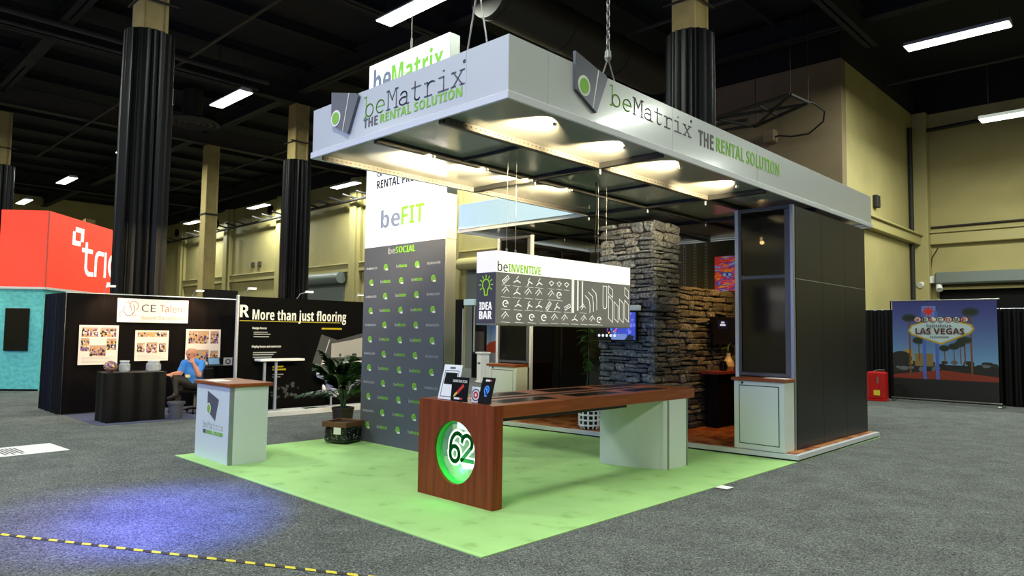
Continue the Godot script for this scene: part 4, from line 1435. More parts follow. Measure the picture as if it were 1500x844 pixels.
func card(label: String, at: Vector3, w: float, h: float, lean: float, kind: int):
	var c := thing("display_card", label, "card", at)
	c.rotation.z = deg_to_rad(-lean)
	var R := V(0, 0, 1)
	box("board", V(0, 0, 0), V(0.008, h, w), M.paper if kind == 0 or kind == 2 else M.black, c, 0.002)
	var st := S()
	bx(st, V(0.008, 0.0, w * 0.4), V(0.10, 0.006, w * 0.6), Transform3D(Basis(V(0, 0, 1), deg_to_rad(lean)), Vector3.ZERO))
	bx(st, V(0.008, 0.0, w * 0.45), V(0.014, h * 0.7, w * 0.55))
	obj("easel", st, M.black, c)
	var fr := Transform3D(Basis(R, Vector3.UP, V(-1, 0, 0)), V(-0.0005, 0, 0))
	match kind:
		0:
			st = S()
			stroke(st, [Vector2(0.035, 0.03), Vector2(0.25, 0.03), Vector2(0.25, 0.305), Vector2(0.035, 0.305), Vector2(0.035, 0.03)], 0.008, fr, 0.001)
			obj("printed_frame", st, M.ink, c)
			st = S()
			prism(st, [Vector2(0.05, 0.16), Vector2(0.235, 0.16), Vector2(0.235, 0.285), Vector2(0.05, 0.285)], 0.0, 0.001, fr)
			obj("printed_picture", st, M.black, c)
			sheet("print_block", c, V(-0.001, 0.325, 0.10), R, 0.085, 0.02, 0.0008, M.ink)
		1:
			word(c, "lettering", "INNOVATOR", "sans", V(-0.001, 0.19, 0.02), R, 0.215, 0.026, M.white)
			st = S()
			stroke(st, [Vector2(0.11, 0.095), Vector2(0.175, 0.155)], 0.032, fr, 0.002)
			obj("pen_body", st, M.red_ink, c)
			st = S()
			prism(st, [Vector2(0.04, 0.04), Vector2(0.075, 0.055), Vector2(0.105, 0.085), Vector2(0.09, 0.098), Vector2(0.06, 0.075)], 0.0, 0.002, fr)
			obj("pen_nib", st, M.gold_ink, c)
			sheet("print_block", c, V(-0.001, 0.018, 0.055), R, 0.085, 0.02, 0.0008, M.white)
			sheet("print_block", c, V(-0.001, 0.018, 0.15), R, 0.03, 0.02, 0.0008, M.red_ink)
		2:
			for a in [[0.062, M.ink], [0.05, M.white], [0.036, M.red_ink], [0.016, M.white]]:
				st = S()
				prism(st, arc(Vector2(0.068, 0.075), a[0], a[0], 0, 345, 23), 0.0, 0.001 + (0.07 - a[0]) * 0.03, fr)
				obj("target_ring", st, a[1], c)
		3:
			st = S()
			stroke(st, arc(Vector2(0.095, 0.14), 0.03, 0.036, -60, 240, 14) + [Vector2(0.085, 0.08), Vector2(0.105, 0.08)], 0.012, fr, 0.002)
			stroke(st, [Vector2(0.085, 0.15), Vector2(0.1, 0.125), Vector2(0.1, 0.155)], 0.01, fr, 0.002)
			obj("printed_bulb", st, M.blue_card, c)
			sheet("print_block", c, V(-0.001, 0.225, 0.055), R, 0.06, 0.018, 0.0008, M.white)
			sheet("print_block", c, V(-0.001, 0.225, 0.12), R, 0.022, 0.018, 0.0008, M.red_ink)

# ------------------------------------------------------------------ stand: hanging sign
func hanging_sign():
	var o := V(1.6, 1.8, -1.81)
	var s := thing("hanging_sign", "glowing hanging IDEA BAR sign box above the wooden table", "sign", o)
	var L := 2.535
	var W := 0.31
	var H := 0.80
	var sp := 0.565
	box("frame", V(0.004, 0.004, 0.004), V(L - 0.004, H - 0.004, W - 0.004), M.frame_alu, s)
	box("base_frame", V(0.0, -0.012, 0.0), V(L, 0.004, W), M.frame_alu, s)
	box("front_sign_band", V(0.0, sp, W - 0.004), V(L, H, W), M.sign_white, s)
	box("front_sign_panel", V(0.0, 0.004, W - 0.004), V(L, sp, W), M.sign_grey, s)
	box("end_sign_band", V(0, sp, 0.0), V(0.004, H, W - 0.004), M.sign_lavender, s)
	box("end_sign_panel", V(0, 0.004, 0.0), V(0.004, sp, W - 0.004), M.sign_dark, s)
	area(o + V(L / 2, 0.4, W + 0.03), V(0, 0, 1), Vector2(2.5, 0.75), 0.35, Color(1, 0.98, 0.92))
	word(s, "lettering", "be", "sans", V(0.02, sp + 0.01, W), V(1, 0, 0), 0.155, 0.115, M.ink)
	word(s, "lettering", "INVENTIVE", "sans_bold", V(0.19, sp + 0.013, W), V(1, 0, 0), 0.535, 0.092, M.sign_lime)
	word(s, "sign_lettering", "IDEA", "sans_bold", V(0, 0.155, 0.055), V(0, 0, 1), 0.195, 0.085, M.sign_line)
	word(s, "sign_lettering", "BAR", "sans_bold", V(0, 0.052, 0.055), V(0, 0, 1), 0.195, 0.088, M.sign_line)
	var ef := Transform3D(Basis(V(0, 0, 1), V(0, 1, 0), V(-1, 0, 0)), V(0, 0, 0))
	var st := S()
	var c := Vector2(0.155, 0.43)
	stroke(st, [c + Vector2(-0.02, -0.115), c + Vector2(-0.025, -0.07)] + arc(c, 0.055, 0.06, 235, -55, 16) + [c + Vector2(0.025, -0.07), c + Vector2(0.02, -0.115), c + Vector2(-0.02, -0.115)], 0.012, ef)
	for k in 9:
		var a := deg_to_rad(-30.0 + 240.0 * k / 8.0)
		var d := Vector2(cos(a), sin(a))
		stroke(st, [c + d * 0.08, c + d * 0.105], 0.01, ef)
	obj("sign_bulb_mark", st, M.sign_lime, s)
	# line drawings of hardware on the front
	var ff := Transform3D(Basis(V(1, 0, 0), V(0, 1, 0), V(0, 0, 1)), V(0, 0, W))
	var r := RandomNumberGenerator.new()
	r.seed = 62
	var rows := [[0.49, [0.15, 0.33, 0.53, 0.70]], [0.36, [0.15, 0.33, 0.52, 0.70, 0.92, 1.06]], [0.225, [0.15, 0.35, 0.53, 0.70, 0.87, 1.02, 1.22, 1.52]], [0.085, [0.15, 0.37, 0.58, 0.79, 0.98, 1.17, 1.36, 1.54, 1.71, 1.85]]]
	for row in rows:
		for x in row[1]:
			st = S()
			var p := Vector2(x, row[0])
			var kind := r.randi() % 4
			var a := r.randf_range(0.3, 1.1)
			var u := Vector2(cos(a), sin(a)) * 0.052
			var v := Vector2(-u.y, u.x) * 0.38
			if kind == 0:
				stroke(st, [p - u - v, p + u - v, p + u + v, p - u + v, p - u - v], 0.008, ff, 0.002)
				stroke(st, [p - u * 0.5, p + u * 0.5], 0.009, ff, 0.002)
			elif kind == 1:
				stroke(st, [p + Vector2(-0.06, 0), p + Vector2(0, 0.05), p + Vector2(0.05, 0.0)], 0.008, ff, 0.002)
				stroke(st, [p + Vector2(-0.03, -0.02), p + Vector2(0.01, 0.02)], 0.008, ff, 0.002)
			elif kind == 2:
				stroke(st, arc(p, 0.04, 0.034, 0, 300, 10), 0.010, ff, 0.002)
				stroke(st, [p, p + Vector2(0.03, 0.01)], 0.010, ff, 0.002)
			else:
				stroke(st, [p - u, p, p + Vector2(0.05, -0.02)], 0.013, ff, 0.002)
				stroke(st, [p + v, p + v + Vector2(0.03, 0.03)], 0.009, ff, 0.002)
			stroke(st, [p + Vector2(-0.065, -0.062), p + Vector2(0.07, -0.066)], 0.004, ff, 0.002)
			obj("sign_drawing", st, M.sign_line, s)
	for x in [0.92, 1.06, 1.20]:
		st = S()
		stroke(st, [Vector2(x - 0.04, 0.50), Vector2(x, 0.465), Vector2(x + 0.04, 0.50), Vector2(x, 0.52), Vector2(x - 0.04, 0.50)], 0.008, ff, 0.002)
		stroke(st, [Vector2(x - 0.05, 0.43), Vector2(x + 0.05, 0.425)], 0.004, ff, 0.002)
		obj("sign_drawing", st, M.sign_line, s)
	for a in [[1.32, 0.045, 0.18], [1.415, 0.026, 0.2], [1.505, 0.02, 0.24]]:
		st = S()
		stroke(st, [Vector2(a[0], 0.545), Vector2(a[0], a[2])], a[1], ff, 0.002)
		obj("sign_drawing", st, M.sign_line, s)
	for k in 3:
		st = S()
		var x := 1.60 + 0.07 * k
		stroke(st, [Vector2(x - 0.04, 0.38 + 0.045 * k), Vector2(x + 0.04, 0.33 + 0.045 * k), Vector2(x + 0.06, 0.26 + 0.03 * k), Vector2(x + 0.06, 0.17 + 0.02 * k)], 0.010, ff, 0.002)
		obj("sign_drawing", st, M.sign_line, s)
	st = S()
	stroke(st, [Vector2(1.93, 0.52), Vector2(1.93, 0.27)] + arc(Vector2(1.97, 0.27), 0.04, 0.04, 180, 360, 8) + [Vector2(2.01, 0.52), Vector2(1.93, 0.52)], 0.009, ff, 0.002)
	obj("sign_drawing", st, M.sign_line, s)
	for a in [[2.05, 0.06, 0.40], [2.17, 0.06, 0.33], [2.29, 0.06, 0.37], [2.41, 0.07, 0.36]]:
		st = S()
		var x: float = a[0]
		stroke(st, [Vector2(x, a[1] + 0.05), Vector2(x + 0.09, a[1]), Vector2(x + 0.09, a[2] - 0.06), Vector2(x, a[2]), Vector2(x, a[1] + 0.05)], 0.008, ff, 0.002)
		obj("sign_drawing", st, M.sign_line, s)
	for x in [2.05, 2.41]:
		st = S()
		stroke(st, [Vector2(x, 0.43), Vector2(x + 0.09, 0.38), Vector2(x + 0.09, 0.48), Vector2(x, 0.53), Vector2(x, 0.43)], 0.008, ff, 0.002)
		obj("sign_drawing", st, M.sign_line, s)
	for x in [0.31, 0.455, 2.02, 2.2]:
		st = S()
		sweep(st, [V(x, H, 0.16), V(x, 1.895, 0.16)], 0.003, 5)
		tube(st, V(x, H, 0.16), V(x, H + 0.06, 0.16), 0.012, -1, 8)
		obj("wire", st, M.wire, s)
	st = S()
	sweep(st, [V(1.98, H, 0.15), V(1.97, 1.2, 0.15), V(1.99, 1.5, 0.15), V(1.98, 1.895, 0.15)], 0.007, 6)
	obj("power_cord", st, M.black, s)

# ------------------------------------------------------------------ stand: counter, planter
func reception_counter():
	var c := thing("reception_counter", "pale reception counter with wooden top and grey emblem", "counter", V(0.19, 0.008, -5.26))
	box("body", V(0.008, 0, -0.52), V(0.50, 0.965, 0.5), M.cabinet, c, 0.004)
	box("front_panel", V(0, 0.0, -0.52), V(0.008, 0.965, 0.47), M.cabinet, c, 0.002)
	box("corner_post", V(0.0, 0.0, 0.472), V(0.05, 0.965, 0.503), M.frame_alu, c, 0.004)
	box("side_panel", V(0.055, 0.0, 0.5), V(0.5, 0.965, 0.506), M.cabinet, c, 0.002)
	box("counter_top", V(-0.03, 0.965, -0.55), V(0.55, 1.012, 0.535), M.wood_h, c, 0.006)
	box("paper_sheet", V(0.02, 1.012, -0.35), V(0.24, 1.014, 0.02), M.paper, c)
	var fr := Transform3D(Basis(V(0, 0, 1), V(0, 1, 0), V(-1, 0, 0)), V(0, 0, 0))
	var st := S()
	prism(st, [Vector2(-0.17, 0.885), Vector2(0.17, 0.79), Vector2(0.08, 0.51), Vector2(-0.17, 0.63)], 0.0, 0.002, fr)
	obj("emblem", st, M.logo_grey, c)
	st = S()
	prism(st, arc(Vector2(-0.125, 0.655), 0.065, 0.075, 0, 345, 23), 0.002, 0.003, fr)
	obj("emblem_ring", st, M.white, c)
	st = S()
	prism(st, arc(Vector2(-0.125, 0.655), 0.045, 0.055, 0, 345, 23), 0.003, 0.004, fr)
	obj("emblem_dot", st, M.ink_green, c)
	type_word(c, "beMatrix", Transform3D(fr.basis, V(0, 0.405, 0)), -0.29, 0.077, 0.09, 0.006, 0.001, mat(Color(0.55, 0.62, 0.50), 0.5))
	word(c, "lettering", "THE", "sans_bold", V(0, 0.33, -0.285), V(0, 0, 1), 0.1, 0.05, M.ink)
	word(c, "lettering", "RENTAL SOLUTION", "sans_bold", V(0, 0.33, -0.165), V(0, 0, 1), 0.48, 0.05, M.ink_green)

func frond(parent: Node, base: Vector3, dir: Vector3, L: float, r: RandomNumberGenerator):
	var st := S()
	var pts := []
	for k in 9:
		var t := k / 8.0
		pts.append(base + dir * L * t + Vector3.UP * (0.30 * L * t - 0.50 * L * t * t))
	sweep(st, pts, 0.006, 5, 0.002)
	var side := dir.cross(Vector3.UP).normalized()
	for k in 22:
		var t := 0.2 + 0.8 * k / 21.0
		var f := t * 8.0
		var i := mini(int(f), 7)
		var p: Vector3 = pts[i].lerp(pts[i + 1], f - i)
		var d: Vector3 = (pts[i + 1] - pts[i]).normalized()
		for s in [-1, 1]:
			var ll := L * 0.34 * (1.0 - absf(t - 0.45) * 1.1)
			var out: Vector3 = (side * s * 0.8 + d * 0.7 + Vector3.UP * r.randf_range(-0.25, 0.1)).normalized()
			var tip := p + out * ll - Vector3.UP * ll * 0.25
			var mid := p + out * ll * 0.45
			var w := d * 0.012
			face(st, [p - w * 0.4, mid - w, tip, mid + w], Vector3.UP)
	obj("frond", st, M.leaf if r.randf() < 0.7 else M.leaf_light, parent)

func planter_and_palm():
	var b := thing("planter_box", "brown wooden box wrapped in black marbled plastic with a white tag", "box", V(2.27, 0.02, -5.44), 0.35)
	var mt := noise_tex(0.02, [[0.0, Color(0.03, 0.03, 0.035)], [0.66, Color(0.035, 0.035, 0.04)], [0.7, Color(0.75, 0.75, 0.75)], [0.74, Color(0.04, 0.04, 0.045)], [1.0, Color(0.03, 0.03, 0.03)]], 256, 4, 71)
	var st := S()
	var r := RandomNumberGenerator.new()
	r.seed = 5
	cbox(st, V(-0.21, 0, -0.2), V(0.21, 0.25, 0.2), 0.03, Transform3D.IDENTITY, 0.012, r)
	obj("plastic_wrap", st, tri(mat(Color.WHITE, 0.25), mt, Vector3.ONE * 2.0), b)
	st = S()
	for a in [[V(-0.23, 0.24, -0.22), V(-0.2, 0.32, 0.22)], [V(0.2, 0.24, -0.22), V(0.23, 0.32, 0.22)], [V(-0.2, 0.24, -0.22), V(0.2, 0.32, -0.19)], [V(-0.2, 0.24, 0.19), V(0.2, 0.32, 0.22)]]:
		cbox(st, a[0], a[1], 0.005)
	obj("wooden_rim", st, mat(Color(0.36, 0.22, 0.12), 0.6), b)
	box("soil", V(-0.2, 0.24, -0.19), V(0.2, 0.29, 0.19), M.pot, b)
	sheet("tag_card", b, V(-0.226, 0.14, 0.0), V(0, 0, 1), 0.13, 0.12, 0.004, M.paper)
	var p := thing("potted_palm", "green palm in a dark brown pot behind the logo tower corner", "plant", V(2.8, 0.0, -6.28))
	st = S()
	lathe(st, [Vector2(0, 0), Vector2(0.14, 0), Vector2(0.175, 0.40), Vector2(0.185, 0.40), Vector2(0.185, 0.44), Vector2(0.165, 0.44), Vector2(0.155, 0.4), Vector2(0, 0.4)], 22)
	obj("pot", st, M.pot, p)
	st = S()
	for k in 4:
		sweep(st, [V(0.03 * cos(k * 1.6), 0.4, 0.03 * sin(k * 1.6)), V(0.05 * cos(k * 1.6), 0.7, 0.05 * sin(k * 1.6))], 0.018, 6, 0.01)
	obj("trunk", st, M.leaf, p)
	for k in 26:
		var a := TAU * k * 0.381966
		var e := 0.35 + 2.2 * (k % 5) / 4.0
		frond(p, V(0.04 * cos(a), 0.55 + 0.03 * (k % 5), 0.04 * sin(a)), V(cos(a), e, sin(a)).normalized(), r.randf_range(0.62, 0.95), r)

# ------------------------------------------------------------------ neighbouring stands
func pleats(parent: Node, called: String, a: Vector3, b: Vector3, h: float, m: Material, amp := 0.035, wave := 0.16):
	var st := S()
	var d := b - a
	var L := d.length()
	var u := d / L
	var n := u.cross(Vector3.UP)
	var k := int(L / 0.04)
	for i in k:
		var q := []
		for e in [[i, 0.0], [i + 1, 0.0], [i + 1, h], [i, h]]:
			var t: float = L * e[0] / k
			q.append(a + u * t + n * (amp * sin(TAU * t / wave) + amp * 0.4 * sin(TAU * t / (wave * 2.7))) * (0.6 if e[1] > 0.0 else 1.0) + V(0, e[1], 0))
		face(st, q, n)
		var back := []
		for p in q:
			back.append(p - n * 0.006)
		face(st, back, -n)
	return obj(called, st, m, parent)

func clip_lamp(label: String, at: Vector3, reach: Vector3, energy: float, aim: Vector3):
	var c := thing("clip_lamp", label, "lamp", at)
	var st := S()
	sweep(st, [V(0, 0, 0), V(0, 0.10, 0) + reach * 0.3, V(0, 0.13, 0) + reach], 0.008, 6)
	obj("arm", st, M.alu, c)
	st = S()
	var f := V(0, 0.13, 0) + reach
	cbox(st, f + V(-0.09, -0.015, -0.03), f + V(0.09, 0.015, 0.03), 0.006)
	var h := obj("lamp_head", st, M.alu, c)
	st = S()
	bx(st, f + V(-0.08, -0.019, -0.024), f + V(0.08, -0.016, 0.024))
	obj("light_face", st, glow(Color(1, 0.93, 0.8), 6.0), h)
	if energy > 0.0:
		spot(at + f + V(0, -0.03, 0), aim, 60.0, energy, Color(1.0, 0.80, 0.62), 0.05, 0.8)

func collage(sd: int, rects: Array, w := 160, h := 180) -> Material:
	var r := RandomNumberGenerator.new()
	r.seed = sd
	var img := Image.create(w, h, false, Image.FORMAT_RGB8)
	img.fill(Color(0.93, 0.89, 0.83))
	for q in rects:
		irect(img, q[0], q[1], q[2], q[3], Color(0.55, 0.42, 0.32).lerp(Color(0.8, 0.7, 0.6), r.randf()))
		var sub := Image.create(q[2], q[3], false, Image.FORMAT_RGB8)
		sub.fill(Color(0.72, 0.6, 0.5))
		for k in 46:
			var c: Color = [Color(0.08, 0.07, 0.08), Color(0.85, 0.8, 0.75), Color(0.12, 0.1, 0.1), Color(0.75, 0.5, 0.38), Color(0.45, 0.3, 0.55), Color(0.85, 0.65, 0.25)][r.randi() % 6]
			iell(sub, r.randf() * q[2], q[3] * (0.25 + 0.75 * r.randf()), r.randf_range(2, 6), r.randf_range(3, 8), c)
		img.blit_rect(sub, Rect2i(0, 0, q[2], q[3]), Vector2i(q[0], q[1]))
	for k in 5:
		irect(img, 14, h - 34 + 6 * k, w - 28 - 20 * (k % 2), 1, Color(0.6, 0.57, 0.54))
	return print_mat(img)

func talent_booth():
	var z := -11.9
	var w := thing("drape_wall", "black pleated drape wall carrying the talent stand posters", "drape", V(0.1, 0, z))
	for k in 3:
		pleats(w, "drape_panel", V(1.17 * k, 0.02, 0), V(1.17 * (k + 1), 0.02, 0), 2.36, M.drape_brown, 0.012, 0.3)
	var st := S()
	tube(st, V(0, 2.38, -0.03), V(3.51, 2.38, -0.03), 0.02, -1, 8)
	obj("crossbar", st, M.alu, w)
	for x in [0.0, 3.51]:
		st = S()
		tube(st, V(x, 0, -0.05), V(x, 2.4, -0.05), 0.025, -1, 8)
		obj("upright", st, M.alu, w)
	var sd := thing("drape_return", "short black side drape next to the teal wall", "drape", V(0.06, 0, -11.88))
	pleats(sd, "drape_panel", V(0, 0.02, -1.4), V(0, 0.02, 0), 2.36, M.drape)
	tag(box("black_panel", V(2.95, 0, -12.45), V(3.75, 2.62, -12.38), M.black, self, 0.004), "tall black panel behind the talent stand drape", "panel")
	tag(box("booth_carpet", V(0.15, 0, -11.85), V(2.95, 0.006, -9.75), mat(Color(0.26, 0.28, 0.38), 0.95)), "dark blue carpet of the talent stand", "carpet")
	# name board
	var zf := z + 0.03
	var n := thing("name_board", "white CE Talent name board on the drape wall", "sign", V(1.0, 1.82, zf))
	box("board", V(0, 0, -0.006), V(1.41, 0.49, 0.006), M.paper, n, 0.002)
	word(n, "lettering", "CE", "sans", V(0.46, 0.225, 0.006), V(1, 0, 0), 0.28, 0.15, M.ink)
	word(n, "lettering", "Talent", "sans", V(0.82, 0.225, 0.006), V(1, 0, 0), 0.53, 0.16, M.pink_ink)
	word(n, "lettering", "Discover The Difference", "serif", V(0.44, 0.06, 0.006), V(1, 0, 0), 0.91, 0.085, mat(Color(0.80, 0.60, 0.54), 0.6))
	var fr := Transform3D(Basis.IDENTITY, V(0, 0, 0.006))
	st = S()
	stroke(st, arc(Vector2(0.22, 0.27), 0.10, 0.14, 150, 400, 18), 0.012, fr)
	stroke(st, arc(Vector2(0.1, 0.16), 0.06, 0.06, 90, 250, 8), 0.009, fr)
	obj("swirl", st, M.ink, n)
	st = S()
	stroke(st, arc(Vector2(0.31, 0.34), 0.08, 0.10, -60, 200, 16), 0.012, fr)
	stroke(st, [Vector2(0.12, 0.40), Vector2(0.2, 0.43), Vector2(0.26, 0.30), Vector2(0.28, 0.16), Vector2(0.36, 0.14)], 0.011, fr)
	obj("swirl", st, M.pink_ink, n)
	# posters
	tag(sheet("poster", self, V(0.335, 0.96, zf), V(1, 0, 0), 0.71, 0.79, 0.01, collage(3, [[10, 10, 66, 44], [84, 10, 66, 44], [8, 58, 34, 60], [112, 60, 40, 54], [44, 92, 66, 50]])), "photo collage poster above the draped table's left end", "poster")
	tag(sheet("poster", self, V(1.365, 1.02, zf), V(1, 0, 0), 0.665, 0.635, 0.01, collage(8, [[10, 8, 140, 24], [10, 62, 36, 46], [54, 58, 52, 54], [114, 62, 34, 46]], 160, 150)), "smaller photo poster under the CE Talent name board", "poster")
	tag(sheet("poster", self, V(2.39, 0.88, zf), V(1, 0, 0), 0.76, 0.815, 0.01, collage(14, [[12, 8, 92, 62], [112, 8, 38, 62], [8, 100, 98, 60], [114, 104, 36, 54]])), "photo poster behind the seated person", "poster")
	clip_lamp("clip lamp on the drape top left of the name board", V(0.75, 2.4, -11.93), V(0.0, 0, 0.42), 2.3, V(0.95, 1.5, -11.9))
	clip_lamp("clip lamp on the drape top right of the name board", V(2.5, 2.4, -11.93), V(0.0, 0, 0.42), 2.3, V(2.4, 1.5, -11.9))
	# table with cloth
	var t := thing("draped_table", "table under a floor-length black cloth at the talent stand", "table", V(0.33, 0.006, -10.0))
	box("table_top", V(0.02, 0.84, -0.6), V(0.98, 0.868, -0.02), M.black, t)
	st = S()
	cbox(st, V(0.0, 0.869, -0.62), V(1.0, 0.885, 0.0), 0.004)
	obj("cloth_top", st, M.drape, t)
	var cl := [[V(0, 0, 0), V(1, 0, 0)], [V(0, 0, -0.62), V(0, 0, 0)], [V(1, 0, 0), V(1, 0, -0.62)]]
	for q in cl:
		pleats(t, "cloth_side", q[0], q[1], 0.88, M.drape, 0.014, 0.33)
	# things on the table
	st = S()
	lathe(st, [Vector2(0, 0), Vector2(0.06, 0.01), Vector2(0.105, 0.06), Vector2(0.115, 0.11), Vector2(0.09, 0.17), Vector2(0.04, 0.205), Vector2(0, 0.21)], 18)
	var ft := noise_tex(0.05, [[0.0, Color(0.35, 0.2, 0.5)], [0.48, Color(0.5, 0.35, 0.6)], [0.52, Color(0.75, 0.6, 0.2)], [1.0, Color(0.85, 0.75, 0.4)]], 128, 2, 81)
	var ball := obj("foil_ball", st, tri(mat(Color.WHITE, 0.25, 0.3), ft, Vector3.ONE * 3.0, false))
	ball.position = V(0.46, 0.891, -10.3)
	tag(ball, "round purple and gold foil ball on the black table", "ball")
	for a in [[V(0.70, 0.892, -10.32), 0.10, "clear plastic sweet jar beside the purple and gold ball"], [V(1.2, 0.891, -10.3), 0.135, "wide clear plastic sweet jar standing alone on the black table"]]:
		var j := thing("sweet_jar", a[2], "jar", a[0])
		st = S()
		var rr: float = a[1]
		lathe(st, [Vector2(0, 0), Vector2(rr * 0.8, 0), Vector2(rr, 0.03), Vector2(rr, 0.13), Vector2(rr * 0.75, 0.17), Vector2(rr * 0.78, 0.185)], 10)
		obj("jar_wall", st, M.clear, j)
		st = S()
		tube(st, V(0, 0.186, 0), V(0, 0.205, 0), rr * 0.8, -1, 14)
		obj("lid", st, M.white_plastic, j)
		for k in 9:
			st = S()
			var p := V(rr * 0.55 * cos(k * 2.4), 0.03 + 0.011 * k, rr * 0.55 * sin(k * 2.4))
			lathe(st, [Vector2(0, -0.02), Vector2(0.02, -0.01), Vector2(0.022, 0.01), Vector2(0, 0.02)], 8, Transform3D(Basis.IDENTITY, p))
			obj("sweet", st, M.wire if k % 3 else M.white_plastic, j)
	var b := thing("waste_bin", "grey plastic waste bin beside the draped table", "bin", V(1.50, 0.006, -9.92))
	st = S()
	lathe(st, [Vector2(0, 0), Vector2(0.105, 0.0), Vector2(0.145, 0.31), Vector2(0.155, 0.31), Vector2(0.155, 0.325), Vector2(0.135, 0.325), Vector2(0.097, 0.02), Vector2(0, 0.02)], 18)
	obj("bucket", st, M.bin, b)
	st = S()
	lathe(st, [Vector2(0.14, 0.326), Vector2(0.16, 0.322), Vector2(0.158, 0.28)], 18)
	obj("bag_rim", st, M.bin, b)
	# second table with tablet and card
	var t2 := thing("draped_table", "black draped table behind the seated person", "table", V(2.47, 0.006, -11.0))
	box("table_top", V(0.02, 0.88, -0.5), V(0.88, 0.91, -0.02), M.black, t2)
	box("cloth_top", V(0, 0.911, -0.52), V(0.9, 0.925, 0), M.drape, t2, 0.004)
	for q in [[V(0, 0, 0), V(0.9, 0, 0)], [V(0, 0, -0.52), V(0, 0, 0)], [V(0.9, 0, 0), V(0.9, 0, -0.52)]]:
		pleats(t2, "cloth_side", q[0], q[1], 0.92, M.drape, 0.014, 0.33)
	var tb := thing("tablet", "tablet computer with a pale blue screen on the rear draped table", "tablet", V(2.56, 0.936, -11.08))
	tb.rotation.x = -0.3
	box("body", V(0, 0.0, -0.008), V(0.26, 0.17, 0.004), M.black_gloss, tb, 0.004)
	box("screen", V(0.015, 0.015, 0.004), V(0.245, 0.155, 0.006), glow(Color(0.45, 0.62, 0.75), 0.45, Color(0.4, 0.5, 0.6)), tb)
	var cd := thing("ring_card", "white card with a red ring mark on the rear draped table", "card", V(2.88, 0.925, -11.06))
	box("board", V(0, 0, -0.004), V(0.19, 0.17, 0.004), M.paper, cd, 0.002)
	st = S()
	stroke(st, arc(Vector2(0.095, 0.085), 0.05, 0.045, 0, 360, 16), 0.018, Transform3D(Basis.IDENTITY, V(0, 0, 0.004)), 0.001)
	obj("ring", st, M.red_ink, cd)
	seated_person()

